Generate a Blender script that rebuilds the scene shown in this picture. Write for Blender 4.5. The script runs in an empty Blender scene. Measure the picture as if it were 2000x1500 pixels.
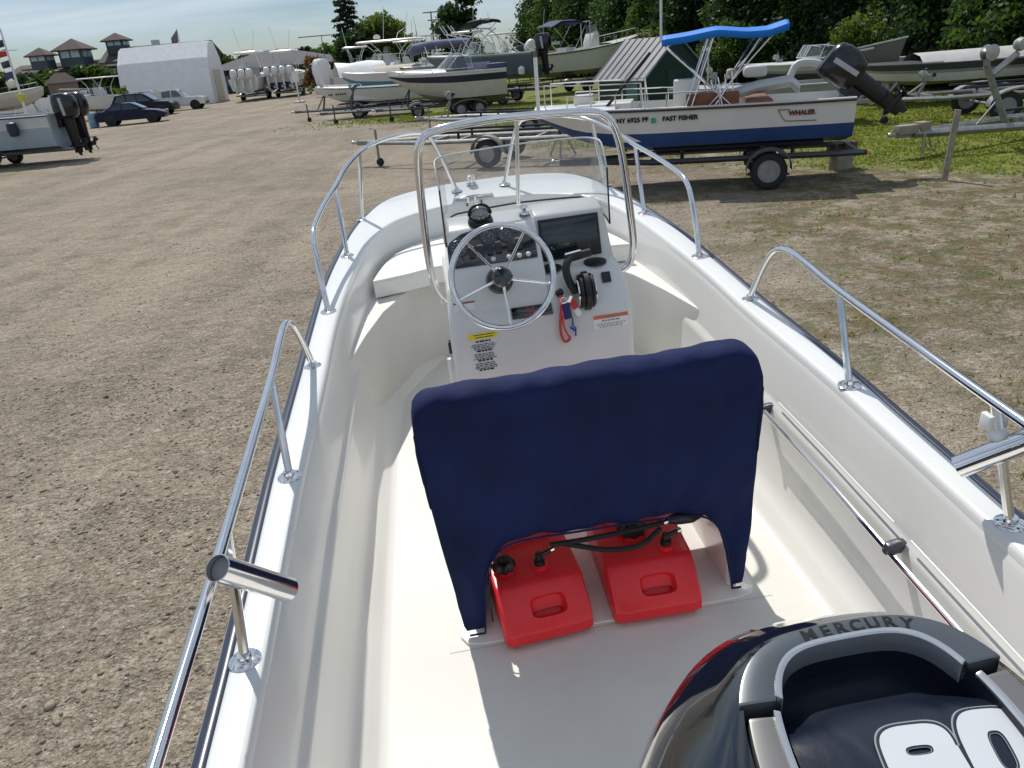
import bpy, bmesh, math, random
import numpy as np
from mathutils import Vector, Matrix
R = math.radians
random.seed(7); rng = np.random.default_rng(7)
S = bpy.context.scene
COL = S.collection

# ---------------------------------------------------------------- camera
cam = bpy.data.cameras.new('camera'); co = bpy.data.objects.new('camera', cam); COL.objects.link(co)
cam.sensor_width = 36; cam.lens = 27.035; cam.clip_start = .02; cam.clip_end = 3000
co.matrix_world = Matrix(((0.996407, 0.084695, 0.000000, 0.000000), (-0.033754, 0.397109, -0.917151, 0.000000), (-0.077678, 0.913855, 0.398541, 2.600000), (0.000000, 0.000000, 0.000000, 1.000000)))
S.camera = co
# ---------------------------------------------------------------- sky and sun
SUN_EL, SUN_AZ = R(55), R(-20)          # azimuth measured from +Y towards +X
W = bpy.data.worlds.new('World'); S.world = W; W.use_nodes = True
nt = W.node_tree; nt.nodes.clear()
out = nt.nodes.new('ShaderNodeOutputWorld'); bg = nt.nodes.new('ShaderNodeBackground')
sky = nt.nodes.new('ShaderNodeTexSky'); sky.sky_type = 'NISHITA'; sky.sun_disc = False
sky.sun_elevation = SUN_EL; sky.sun_rotation = SUN_AZ; sky.air_density = 1.0; sky.dust_density = .6; sky.ozone_density = 1.6
bg.inputs[1].default_value = .072
tc = nt.nodes.new('ShaderNodeTexCoord')
sep = nt.nodes.new('ShaderNodeSeparateXYZ'); nt.links.new(tc.outputs['Generated'], sep.inputs[0])
mp = nt.nodes.new('ShaderNodeMapping'); mp.inputs['Scale'].default_value = (1.2, 1.2, 9); mp.inputs['Rotation'].default_value = (.05, .07, .4)
nt.links.new(tc.outputs['Generated'], mp.inputs[0])
nz = nt.nodes.new('ShaderNodeTexNoise'); nz.inputs['Scale'].default_value = 2.2; nz.inputs['Detail'].default_value = 8; nz.inputs['Roughness'].default_value = .55; nz.inputs['Distortion'].default_value = .5
nt.links.new(mp.outputs[0], nz.inputs[0])
cr = nt.nodes.new('ShaderNodeValToRGB'); cr.color_ramp.elements[0].position = .36; cr.color_ramp.elements[1].position = .60
nt.links.new(nz.outputs[0], cr.inputs[0])
mr = nt.nodes.new('ShaderNodeMapRange'); mr.inputs[1].default_value = .015; mr.inputs[2].default_value = .075; mr.inputs[3].default_value = .12; mr.inputs[4].default_value = .85
nt.links.new(sep.outputs[2], mr.inputs[0])
mu = nt.nodes.new('ShaderNodeMath'); mu.operation = 'MULTIPLY'; nt.links.new(cr.outputs[0], mu.inputs[0]); nt.links.new(mr.outputs[0], mu.inputs[1])
mx = nt.nodes.new('ShaderNodeMixRGB'); nt.links.new(mu.outputs[0], mx.inputs[0]); nt.links.new(sky.outputs[0], mx.inputs[1]); mx.inputs[2].default_value = (14.0, 12.8, 11.6, 1)
tn = nt.nodes.new('ShaderNodeMixRGB'); tn.blend_type = 'MULTIPLY'; tn.inputs[0].default_value = 1; tn.inputs[2].default_value = (.76, .92, 1.12, 1); nt.links.new(mx.outputs[0], tn.inputs[1])
nt.links.new(tn.outputs[0], bg.inputs[0]); nt.links.new(bg.outputs[0], out.inputs[0])
sl = bpy.data.lights.new('sun', 'SUN'); sl.energy = 4.2; sl.angle = R(.53); sl.color = (1, .955, .88)
so = bpy.data.objects.new('sun', sl); COL.objects.link(so)
sd = Vector((math.sin(SUN_AZ)*math.cos(SUN_EL), math.cos(SUN_AZ)*math.cos(SUN_EL), math.sin(SUN_EL)))
so.rotation_euler = sd.to_track_quat('Z', 'Y').to_euler(); so.location = (0, 0, 30)
S.view_settings.view_transform = 'Standard'; S.view_settings.look = 'None'; S.view_settings.gamma = 1
S.view_settings.use_curve_mapping = False
S.view_settings.exposure = -.10
S.render.engine = 'CYCLES'; S.cycles.caustics_reflective = False; S.cycles.caustics_refractive = False

# ---------------------------------------------------------------- materials
_m = {}
def mat(name, col, rough=.5, metal=0, var=.12, vscale=3., bump=0, bscale=40., coat=0, spec=.5, col2=None, det=4, trans=0):
    if name in _m: return _m[name]
    m = bpy.data.materials.new(name); m.use_nodes = True; _m[name] = m
    n = m.node_tree; b = n.nodes['Principled BSDF']
    b.inputs['Roughness'].default_value = rough; b.inputs['Metallic'].default_value = metal
    b.inputs['Coat Weight'].default_value = coat; b.inputs['Specular IOR Level'].default_value = spec
    t = n.nodes.new('ShaderNodeTexCoord')
    x = n.nodes.new('ShaderNodeTexNoise'); x.inputs['Scale'].default_value = vscale; x.inputs['Detail'].default_value = det
    n.links.new(t.outputs['Object'], x.inputs[0])
    r = n.nodes.new('ShaderNodeValToRGB'); r.color_ramp.elements[0].position = .3; r.color_ramp.elements[1].position = .7
    c2 = col2 or tuple(c*(1-var) for c in col)
    r.color_ramp.elements[0].color = (*c2, 1); r.color_ramp.elements[1].color = (*col, 1)
    n.links.new(x.outputs[0], r.inputs[0]); n.links.new(r.outputs[0], b.inputs['Base Color'])
    if bump:
        y = n.nodes.new('ShaderNodeTexNoise'); y.inputs['Scale'].default_value = bscale; y.inputs['Detail'].default_value = 3
        n.links.new(t.outputs['Object'], y.inputs[0])
        k = n.nodes.new('ShaderNodeBump'); k.inputs['Strength'].default_value = bump; k.inputs['Distance'].default_value = .01
        n.links.new(y.outputs[0], k.inputs['Height']); n.links.new(k.outputs[0], b.inputs['Normal'])
    if trans: b.inputs['Transmission Weight'].default_value = trans
    return m
GEL = mat('gelcoat', (.76, .755, .72), .28, var=.035, vscale=1.5, coat=.3, bump=.03, bscale=6)
NONSKID = mat('nonskid_deck', (.78, .77, .73), .5, vscale=1.9, det=9, col2=(.68, .665, .62), bump=.25, bscale=400)
GELW = mat('cap_gelcoat', (.76, .77, .755), .25, var=.03, coat=.3)
VINYL = mat('white_vinyl', (.82, .81, .77), .45, var=.04, bump=.1, bscale=200)
CHROME = mat('stainless', (.80, .80, .80), .09, 1, var=.08, vscale=20)
CHROME_D = mat('dull_metal', (.5, .5, .5), .35, 1, var=.2, vscale=9)
RUB = mat('rub_rail_vinyl', (.03, .042, .075), .3, var=.2)
BLACK = mat('black_plastic', (.012, .012, .014), .4, var=.3)
BLACKG = mat('black_gloss', (.006, .007, .010), .09, var=.2, coat=1, vscale=2)
RUBBER = mat('rubber', (.018, .018, .018), .75, var=.4, bump=.3, bscale=60)
NAVY = mat('navy_canvas', (.008, .018, .086), .8, var=.45, vscale=4.5, bump=.7, bscale=11, spec=.25)
RED = mat('red_tank', (.86, .026, .036), .32, var=.2, vscale=5, bump=.12, bscale=70)
REDB = mat('red_plastic', (.6, .03, .03), .4)
GRAYT = mat('cowl_trim', (.10, .118, .132), .28, .35, var=.12, vscale=6)
SILV = mat('silver_edge', (.62, .64, .66), .22, .8, var=.08)
WHITE = mat('white_paint', (.8, .8, .78), .4, var=.06)
WHITEB = mat('boat_white', (.72, .72, .69), .3, var=.08, coat=.3)
GALV = mat('galvanised', (.34, .35, .35), .5, .5, var=.35, vscale=7)
WOOD = mat('weathered_wood', (.36, .33, .26), .8, var=.4, vscale=8, bump=.5, bscale=50)
LTYEL = mat('decal_yellow', (.8, .68, .05), .5); LORANGE = mat('decal_orange', (.75, .16, .05), .5); INK = mat('ink', (.015, .015, .018), .7, spec=.2)
DECAL = mat('decal_white', (.82, .82, .8), .5, var=.02)
SCREEN = mat('dark_screen', (.008, .016, .018), .12, var=.1, coat=.5)
BLACKB = mat('black_cowl', (.006, .007, .010), .22, var=.2, coat=.25, vscale=2)
BLUEC = mat('blue_canvas', (.0, .19, .70), .6, var=.12, vscale=2)
BLUEP = mat('blue_bottom_paint', (.012, .055, .20), .5, var=.25)
NAVYP = mat('navy_gelcoat', (.012, .018, .06), .25, var=.15, coat=.3)
GRBLUE = mat('slate_gelcoat', (.10, .13, .17), .3, var=.2, coat=.2)
BEIGE = mat('beige_hull', (.55, .50, .42), .4, var=.12)
GLASSD = mat('tinted_glass', (.02, .03, .035), .08, var=.2, coat=.5)
TEAK = mat('teak', (.26, .09, .035), .55, var=.35, vscale=10)
GREY = mat('grey_vinyl', (.35, .35, .34), .6, var=.2)
LGREY = mat('light_grey', (.55, .56, .55), .55, var=.15)
KHAKI = mat('tan_cover', (.42, .38, .30), .7, var=.2)
SHRINK = mat('shrink_wrap', (.82, .82, .82), .35, var=.1, vscale=2, bump=.6, bscale=3)
WGREY = mat('white_faded', (.62, .63, .62), .5, var=.2)

def glass_mat(name, tint, refl):
    m = bpy.data.materials.new(name); m.use_nodes = True; n = m.node_tree; n.nodes.clear()
    o = n.nodes.new('ShaderNodeOutputMaterial'); tr = n.nodes.new('ShaderNodeBsdfTransparent'); tr.inputs[0].default_value = (*tint, 1)
    g = n.nodes.new('ShaderNodeBsdfGlossy'); g.inputs['Roughness'].default_value = .05
    d = n.nodes.new('ShaderNodeBsdfDiffuse'); d.inputs[0].default_value = (.8, .8, .8, 1)
    f0 = n.nodes.new('ShaderNodeFresnel'); f0.inputs[0].default_value = 1.35; f = n.nodes.new('ShaderNodeMath'); f.operation = 'MULTIPLY'; f.inputs[1].default_value = .35; n.links.new(f0.outputs[0], f.inputs[0])
    a = n.nodes.new('ShaderNodeMixShader'); b = n.nodes.new('ShaderNodeMixShader'); b.inputs[0].default_value = refl
    n.links.new(f.outputs[0], a.inputs[0]); n.links.new(tr.outputs[0], a.inputs[1]); n.links.new(g.outputs[0], a.inputs[2])
    n.links.new(a.outputs[0], b.inputs[1]); n.links.new(d.outputs[0], b.inputs[2]); n.links.new(b.outputs[0], o.inputs[0])
    return m
ACRYL = glass_mat('acrylic', (.96, .97, .97), .09)
CLEARG = glass_mat('clear_window', (.75, .85, .85), .12)

# ---------------------------------------------------------------- mesh builder
def catmull(P, n):
    P = np.array(P, float); N = len(P); o = []
    d = np.r_[0, np.cumsum(np.linalg.norm(np.diff(P, axis=0), axis=1))]
    for s in np.linspace(0, d[-1], n):
        i = min(max(np.searchsorted(d, s)-1, 0), N-2); t = (s-d[i])/(d[i+1]-d[i]+1e-12)
        p0 = P[i-1] if i else 2*P[0]-P[1]; p3 = P[i+2] if i+2 < N else 2*P[-1]-P[-2]; p1, p2 = P[i], P[i+1]
        o.append(.5*(2*p1+(p2-p0)*t+(2*p0-5*p1+4*p2-p3)*t*t+(3*p1-p0-3*p2+p3)*t**3))
    return np.array(o)
class MB:
    def __init__(s): s.v = []; s.f = []; s.m = []
    def add(s, v, f, m=0):
        b = len(s.v); s.v += [tuple(map(float, p)) for p in v]
        for q in f: s.f.append(tuple(b+i for i in q)); s.m.append(m)
        return s
    def box(s, c, d, rz=0, m=0, rx=0, ry=0):
        M = Matrix.Rotation(rz, 3, 'Z') @ Matrix.Rotation(ry, 3, 'Y') @ Matrix.Rotation(rx, 3, 'X')
        v = [M @ Vector((x*d[0]/2, y*d[1]/2, z*d[2]/2)) + Vector(c) for x in (-1, 1) for y in (-1, 1) for z in (-1, 1)]
        return s.add(v, [(0, 1, 3, 2), (4, 6, 7, 5), (0, 4, 5, 1), (2, 3, 7, 6), (0, 2, 6, 4), (1, 5, 7, 3)], m)
    def tube(s, P, r, seg=8, m=0, closed=False, cap=True, smooth=0):
        P = catmull(P, smooth) if smooth else np.array(P, float)
        n = len(P); rr = np.ones(n)*r if np.isscalar(r) else np.interp(np.linspace(0, 1, n), np.linspace(0, 1, len(r)), r)
        T = np.gradient(P, axis=0) if not closed else np.roll(P, -1, 0)-np.roll(P, 1, 0)
        T /= np.linalg.norm(T, axis=1)[:, None]+1e-12
        u = np.cross(T[0], (0, 0, 1.)); u = u if np.linalg.norm(u) > .05 else np.cross(T[0], (0, 1., 0)); u /= np.linalg.norm(u)
        v = []
        for i in range(n):
            u = u-T[i]*(u@T[i]); u /= np.linalg.norm(u); w = np.cross(T[i], u)
            for k in range(seg):
                a = 2*math.pi*k/seg; v.append(P[i]+rr[i]*(math.cos(a)*u+math.sin(a)*w))
        f = [(i*seg+k, i*seg+(k+1) % seg, ((i+1) % n)*seg+(k+1) % seg, ((i+1) % n)*seg+k) for i in range(n if closed else n-1) for k in range(seg)]
        if cap and not closed: f += [tuple(range(seg))[::-1], tuple((n-1)*seg+k for k in range(seg))]
        return s.add(v, f, m)
    def cyl(s, a, b, r, seg=12, m=0, r2=None): return s.tube([a, b], [r, r if r2 is None else r2], seg, m)
    def lathe(s, prof, c, ax=(0, 0, 1), seg=20, m=0):      # prof: list of (radius, height)
        q = Vector((0, 0, 1)).rotation_difference(Vector(ax).normalized()); n = len(prof)
        v = [q @ Vector((r*math.cos(2*math.pi*k/seg), r*math.sin(2*math.pi*k/seg), h))+Vector(c) for r, h in prof for k in range(seg)]
        f = [(i*seg+k, i*seg+(k+1) % seg, (i+1)*seg+(k+1) % seg, (i+1)*seg+k) for i in range(n-1) for k in range(seg)]
        if prof[0][0] > 1e-5: f.append(tuple(range(seg))[::-1])
        if prof[-1][0] > 1e-5: f.append(tuple((n-1)*seg+k for k in range(seg)))
        return s.add(v, f, m)
    def loft(s, rings, m=0, closed=True, cap=True, mrow=None):
        k = len(rings[0]); v = [p for r in rings for p in r]; n = len(rings); b = len(s.v)
        s.add(v, [])
        for i in range(n-1):
            for j in range(k if closed else k-1):
                s.f.append((b+i*k+j, b+i*k+(j+1) % k, b+(i+1)*k+(j+1) % k, b+(i+1)*k+j)); s.m.append(mrow[j] if mrow else m)
        if cap and closed: s.f += [tuple(b+j for j in range(k))[::-1], tuple(b+(n-1)*k+j for j in range(k))]; s.m += [m, m]
        return s
    def prism(s, poly, a, b, axis='z', m=0):               # poly in the other two axes
        def P(p, t): return {'z': (p[0], p[1], t), 'x': (t, p[0], p[1]), 'y': (p[0], t, p[1])}[axis]
        k = len(poly); v = [P(p, a) for p in poly]+[P(p, b) for p in poly]
        return s.add(v, [(i, (i+1) % k, k+(i+1) % k, k+i) for i in range(k)]+[tuple(range(k))[::-1], tuple(range(k, 2*k))], m)
    def sphere(s, c, r, m=0, seg=12, ring=8):
        r = (r, r, r) if np.isscalar(r) else r
        v = [(c[0]+r[0]*math.sin(math.pi*i/ring)*math.cos(2*math.pi*k/seg), c[1]+r[1]*math.sin(math.pi*i/ring)*math.sin(2*math.pi*k/seg), c[2]+r[2]*math.cos(math.pi*i/ring)) for i in range(ring+1) for k in range(seg)]
        return s.add(v, [(i*seg+k, (i+1)*seg+k, (i+1)*seg+(k+1) % seg, i*seg+(k+1) % seg) for i in range(ring) for k in range(seg)], m)
    def build(s, name, mats, parent=None, bevel=0, seg=2, smooth=True, angle=35, subsurf=0, xf=None, weld=False):
        me = bpy.data.meshes.new(name); me.from_pydata(s.v, [], s.f)
        for x in (mats if isinstance(mats, (list, tuple)) else [mats]): me.materials.append(x)
        me.polygons.foreach_set('material_index', s.m)
        bm = bmesh.new(); bm.from_mesh(me)
        if weld or bevel: bmesh.ops.remove_doubles(bm, verts=bm.verts, dist=1e-5)
        bmesh.ops.recalc_face_normals(bm, faces=bm.faces)
        if bevel:
            e = [x for x in bm.edges if len(x.link_faces) == 2 and x.calc_face_angle(0) > .5]
            bmesh.ops.bevel(bm, geom=e, offset=bevel, segments=seg, affect='EDGES', profile=.6, clamp_overlap=True)
        if xf is not None: bmesh.ops.transform(bm, matrix=xf, verts=bm.verts)
        bm.to_mesh(me); bm.free()
        if smooth:
            me.polygons.foreach_set('use_smooth', [True]*len(me.polygons)); me.set_sharp_from_angle(angle=R(angle))
        o = bpy.data.objects.new(name, me); COL.objects.link(o)
        if parent: o.parent = parent
        if subsurf: x = o.modifiers.new('sub', 'SUBSURF'); x.levels = x.render_levels = subsurf
        return o
def thing(name, label, cat, loc=(0, 0, 0), rz=0, group=None, scale=1):
    o = bpy.data.objects.new(name, None); COL.objects.link(o); o.location = loc; o.rotation_euler = (0, 0, rz); o.empty_display_size = .2
    o.scale = (scale,)*3
    o['label'] = label; o['category'] = cat
    if group: o['group'] = group
    return o
def tag(o, label=None, cat=None, group=None, kind=None):
    for k, v in (('label', label), ('category', cat), ('group', group), ('kind', kind)):
        if v: o[k] = v
    return o
def part(name, bmq, m, parent, **k): return bmq.build(name, m, parent, **k)
def mesh_np(name, V, Fq, mats, parent=None, mi=None):
    me = bpy.data.meshes.new(name); n = Fq.shape[1]
    me.vertices.add(len(V)); me.vertices.foreach_set('co', V.astype(np.float32).ravel())
    me.loops.add(Fq.size); me.loops.foreach_set('vertex_index', Fq.astype(np.int32).ravel())
    me.polygons.add(len(Fq)); me.polygons.foreach_set('loop_start', np.arange(0, Fq.size, n, dtype=np.int32))
    me.polygons.foreach_set('loop_total', np.full(len(Fq), n, dtype=np.int32))
    for x in (mats if isinstance(mats, (list, tuple)) else [mats]): me.materials.append(x)
    if mi is not None: me.polygons.foreach_set('material_index', mi.astype(np.int32))
    me.update(calc_edges=True); me.validate()
    o = bpy.data.objects.new(name, me); COL.objects.link(o)
    if parent: o.parent = parent
    return o
def text_mb(txt, size, m=0, off=0, ext=.0006, sp=1.0, shear=0):
    c = bpy.data.curves.new('t', 'FONT'); c.body = txt; c.size = size; c.offset = off; c.extrude = ext; c.align_x = 'CENTER'; c.align_y = 'CENTER'
    c.space_character = sp; c.shear = shear; c.resolution_u = 3
    o = bpy.data.objects.new('t', c); COL.objects.link(o); dg = bpy.context.evaluated_depsgraph_get()
    me = bpy.data.meshes.new_from_object(o.evaluated_get(dg)); b = MB(); b.add([v.co for v in me.vertices], [tuple(p.vertices) for p in me.polygons], m)
    bpy.data.objects.remove(o); bpy.data.curves.remove(c); bpy.data.meshes.remove(me)
    return b
def text_on(name, txt, size, m, parent, o, xdir, ydir, **k):   # flat lettering on a plane given by origin and two directions
    b = text_mb(txt, size, **k); X = Vector(xdir).normalized(); Y = Vector(ydir).normalized(); Z = X.cross(Y).normalized(); O = Vector(o)
    b.v = [tuple(O+X*x+Y*y+Z*z) for x, y, z in b.v]
    return b.build(name, m, parent, smooth=False)
def quad_on(b, o, X, Y, w, h, t=.001, m=0):
    X = Vector(X).normalized(); Y = Vector(Y).normalized(); Z = X.cross(Y).normalized(); O = Vector(o)
    v = [O+X*(sx*w/2)+Y*(sy*h/2)+Z*(sz*t) for sx in (-1, 1) for sy in (-1, 1) for sz in (0, 1)]
    b.add(v, [(0, 1, 3, 2), (4, 6, 7, 5), (0, 4, 5, 1), (2, 3, 7, 6), (0, 2, 6, 4), (1, 5, 7, 3)], m); return b

# ---------------------------------------------------------------- the ground
def sst(a, b, x): t = np.clip((x-a)/(b-a), 0, 1); return t*t*(3-2*t)
GR = np.array([(40.000, 2.000), (30.000, 8.000), (13.500, 10.800), (9.246, 11.714), (7.938, 12.840), (7.082, 14.691), (5.690, 18.024), (3.646, 21.104), (1.500, 24.000), (-1.500, 33.000), (-4.000, 40.000), (-6.000, 60.000), (-8.000, 100.000), (-8.000, 400.000)])      # boundary of the grass, x as a function of y
MO = np.array([(2.200, 0.000), (2.000, 4.000), (2.100, 7.000), (2.400, 10.000), (2.600, 13.000), (2.900, 15.700), (-1.000, 26.000), (-6.000, 40.000), (-8.000, 100.000)])
def gnoise(x, y, s=1.): return (np.sin(x*1.3*s+2*np.sin(y*.7*s))+np.sin(y*1.7*s+1.4+2*np.sin(x*.9*s))+np.sin((x+y)*2.9*s)*.5)/2.5
def grass_mask(x, y):
    b = np.interp(y, GR[:, 1], GR[:, 0]); g = sst(-.6, 1.6, x-b+gnoise(x, y, .8)*1.1)
    patch = np.exp(-(((x+3.5)/3.2)**2+((y-38.5)/2.0)**2))+np.exp(-(((x+19)/3.)**2+((y-27)/2.)**2))*.6
    return np.clip(g*.95+patch*.8, 0, 1)
def moss_mask(x, y):
    b = np.interp(y, MO[:, 1], MO[:, 0]); return sst(-1., 2.5, x-b+gnoise(x, y, 1.1)*1.6)*.8
def gheight(x, y): return .025*np.sin(x*.35+1)*np.sin(y*.27)+.012*gnoise(x, y, 1.5)
def axis(a, b, near, k):
    l = [near]
    xs = [0.]; st = .16
    while xs[-1] < b: xs.append(xs[-1]+st); st *= k
    ys = [0.]; st = .16
    while ys[-1] < -a: ys.append(ys[-1]+st); st *= k
    return np.r_[-np.array(ys[::-1]), np.array(xs[1:])]+near
gx = axis(-900, 900, 0, 1.028); gy = axis(-40, 1500, 6, 1.024)
X, Y = np.meshgrid(gx, gy); Z = gheight(X, Y)*np.exp(-(np.hypot(X, Y)/150)**2)
ny, nx = X.shape; I = np.arange(ny*nx).reshape(ny, nx)
Fq = np.stack([I[:-1, :-1], I[:-1, 1:], I[1:, 1:], I[1:, :-1]], -1).reshape(-1, 4)
gm = bpy.data.materials.new('gravel_and_grass'); gm.use_nodes = True
def ground_nodes(m):
    n = m.node_tree; L = n.links.new; b = n.nodes['Principled BSDF']; b.inputs['Roughness'].default_value = .9; b.inputs['Specular IOR Level'].default_value = .2
    t = n.nodes.new('ShaderNodeTexCoord').outputs['Object']
    def noise(s, d=4, r=.6, src=t): x = n.nodes.new('ShaderNodeTexNoise'); x.inputs['Scale'].default_value = s; x.inputs['Detail'].default_value = d; x.inputs['Roughness'].default_value = r; L(src, x.inputs[0]); return x.outputs[0]
    def ramp(src, els):
        x = n.nodes.new('ShaderNodeValToRGB'); e = x.color_ramp.elements
        while len(e) < len(els): e.new(.5)
        for q, (p, c) in zip(e, els): q.position = p; q.color = (*c, 1)
        L(src, x.inputs[0]); return x.outputs[0]
    def mix(f, a, c, mode='MIX'):
        x = n.nodes.new('ShaderNodeMixRGB'); x.blend_type = mode
        for i, s_ in enumerate((f, a, c)):
            if isinstance(s_, (int, float)): x.inputs[i].default_value = s_ if i == 0 else (s_,)*3+(1,)
            elif isinstance(s_, tuple): x.inputs[i].default_value = (*s_, 1)
            else: L(s_, x.inputs[i])
        return x.outputs[0]
    base = ramp(noise(1.3, 8, .68), [(.36, (.095, .074, .052)), (.46, (.215, .172, .125)), (.55, (.29, .235, .172)), (.66, (.37, .31, .235))])
    # tyre tracks: pale streaks running up the drive
    mp = n.nodes.new('ShaderNodeMapping'); mp.inputs['Rotation'].default_value = (0, 0, R(-12)); mp.inputs['Scale'].default_value = (1.1, .05, 1); L(t, mp.inputs[0])
    tr = ramp(noise(1.0, 5, .6, mp.outputs[0]), [(.44, (.0,)*3), (.58, (1,)*3)])
    base = mix(mix(.25, tr, 0.), base, (.40, .34, .26)); big = ramp(noise(.22, 6, .7), [(.40, (.50, .48, .46)), (.5, (.85, .85, .85)), (.60, (1.12, 1.1, 1.07))]); base = mix(1., base, big, 'MULTIPLY')
    st = n.nodes.new('ShaderNodeTexVoronoi'); st.inputs['Scale'].default_value = 75; L(t, st.inputs[0])
    sc = n.nodes.new('ShaderNodeSeparateColor'); L(st.outputs['Color'], sc.inputs[0])
    stone = ramp(sc.outputs[0], [(0, (.06, .05, .04)), (.3, (.19, .158, .12)), (.7, (.30, .25, .19)), (.92, (.46, .40, .32)), (1, (.62, .58, .5))])
    base = mix(.48, base, stone)
    s2 = n.nodes.new('ShaderNodeTexVoronoi'); s2.inputs['Scale'].default_value = 28; L(t, s2.inputs[0])
    c2 = n.nodes.new('ShaderNodeSeparateColor'); L(s2.outputs['Color'], c2.inputs[0])
    base = mix(.25, base, ramp(c2.outputs[0], [(0, (.08, .07, .06)), (.25, (.27, .23, .18)), (.8, (.37, .32, .25)), (1, (.6, .56, .48))]))
    at = n.nodes.new('ShaderNodeAttribute'); at.attribute_name = 'cover'; sp = n.nodes.new('ShaderNodeSeparateColor'); L(at.outputs[0], sp.inputs[0])
    moss = ramp(noise(2.2, 6, .7), [(.3, (.05, .05, .018)), (.45, (.13, .085, .03)), (.55, (.065, .08, .02)), (.7, (.12, .11, .05)), (.85, (.20, .17, .11))])
    mfac = n.nodes.new('ShaderNodeMath'); mfac.operation = 'MULTIPLY'; L(sp.outputs[1], mfac.inputs[0]); L(ramp(noise(1.9, 10, .85), [(.44, (.0,)*3), (.53, (1,)*3)]), mfac.inputs[1])
    base = mix(mfac.outputs[0], base, moss)
    gr = ramp(noise(3., 6, .7), [(.3, (.07, .095, .015)), (.5, (.15, .185, .03)), (.62, (.22, .22, .055)), (.75, (.24, .20, .10))])
    gf = n.nodes.new('ShaderNodeMath'); gf.operation = 'MULTIPLY'; L(sp.outputs[0], gf.inputs[0]); L(ramp(noise(1.1, 7, .75), [(.30, (0,)*3), (.46, (1,)*3)]), gf.inputs[1])
    base = mix(gf.outputs[0], base, gr)
    L(base, b.inputs['Base Color'])
    k = n.nodes.new('ShaderNodeBump'); k.inputs['Strength'].default_value = .9; k.inputs['Distance'].default_value = .02
    v = n.nodes.new('ShaderNodeTexVoronoi'); v.inputs['Scale'].default_value = 45; L(t, v.inputs[0])
    h = mix(.5, v.outputs['Distance'], noise(12, 8, .75)); L(h, k.inputs['Height'])
    k2 = n.nodes.new('ShaderNodeBump'); k2.inputs['Strength'].default_value = .9; k2.inputs['Distance'].default_value = .16
    L(noise(3.2, 6, .65), k2.inputs['Height']); L(k.outputs[0], k2.inputs['Normal']); L(k2.outputs[0], b.inputs['Normal'])
ground_nodes(gm)
g = mesh_np('ground', np.stack([X, Y, Z], -1).reshape(-1, 3), Fq, gm)
ca = g.data.color_attributes.new('cover', 'FLOAT_COLOR', 'POINT')
cc = np.zeros((X.size, 4), np.float32); cc[:, 0] = grass_mask(X, Y).ravel(); cc[:, 1] = moss_mask(X, Y).ravel(); cc[:, 3] = 1
ca.data.foreach_set('color', cc.ravel()); tag(g, kind='structure')
g.data.polygons.foreach_set('use_smooth', [True]*len(g.data.polygons))

# loose stones: angular pebbles, densest near the boat
def pebbles(name, n, rfun, smin, smax, label):
    ico = bmesh.new(); bmesh.ops.create_icosphere(ico, subdivisions=1, radius=1); V0 = np.array([v.co[:] for v in ico.verts]); F0 = np.array([[v.index for v in f.verts] for f in ico.faces]); ico.free()
    P = rfun(n); kk = rng.random(n) < .35+.75*(gnoise(P[:, 0]*2.1, P[:, 1]*2.4)+.25*gnoise(P[:, 0]*9, P[:, 1]*8)+.4); P = P[kk]; n = len(P)
    s = smin*(smax/smin)**(rng.random(n)**3.6)
    sc = s[:, None]*np.stack([.8+.6*rng.random(n), .8+.5*rng.random(n), .45+.35*rng.random(n)], -1)
    a = rng.random(n)*6.28; jit = 1+.35*(rng.random((n, 12, 1))-.5)
    V = V0[None]*jit*sc[:, None, :]; c, d = np.cos(a)[:, None], np.sin(a)[:, None]
    V = np.stack([V[..., 0]*c-V[..., 1]*d, V[..., 0]*d+V[..., 1]*c, V[..., 2]], -1)
    V += np.stack([P[:, 0], P[:, 1], gheight(P[:, 0], P[:, 1])+sc[:, 2]*.25], -1)[:, None]
    Fs = (F0[None]+12*np.arange(n)[:, None, None]).reshape(-1, 3)
    mats = [mat('stone_tan', (.31, .265, .205), .85, var=.3, vscale=40), mat('stone_grey', (.22, .205, .18), .85, var=.3, vscale=40), mat('stone_pale', (.55, .51, .44), .8, var=.2, vscale=40),
            mat('stone_rust', (.42, .25, .11), .8, var=.3, vscale=40), mat('stone_dark', (.10, .09, .08), .85, var=.3, vscale=40), mat('stone_brown', (.26, .215, .16), .85, var=.3, vscale=40)]
    mi = np.repeat(rng.choice(6, n, p=[.42, .14, .07, .02, .04, .31]), 20)
    o = mesh_np(name, V.reshape(-1, 3), Fs, mats, mi=mi); tag(o, label, 'gravel', kind='stuff'); return o
def near_pts(n):
    r = 1.2+13*rng.random(n)**.9; th = R(42)+R(112)*rng.random(n); return np.stack([r*np.cos(th)*1.0, r*np.sin(th)], -1)
def left_pts(n): return np.stack([-5.5+5.4*rng.random(n)**.9, .4+6.6*rng.random(n)], -1)
pebbles('gravel', 44000, near_pts, .003, .016, 'loose grey and tan gravel over the boat yard')
pebbles('gravel', 36000, left_pts, .002, .015, 'fine tan gravel and pebbles beside the near boat').name = 'gravel_near'

pebbles('gravel', 900, left_pts, .008, .026, 'scattered larger rounded stones lying on the fine gravel').name = 'gravel_large'
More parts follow.
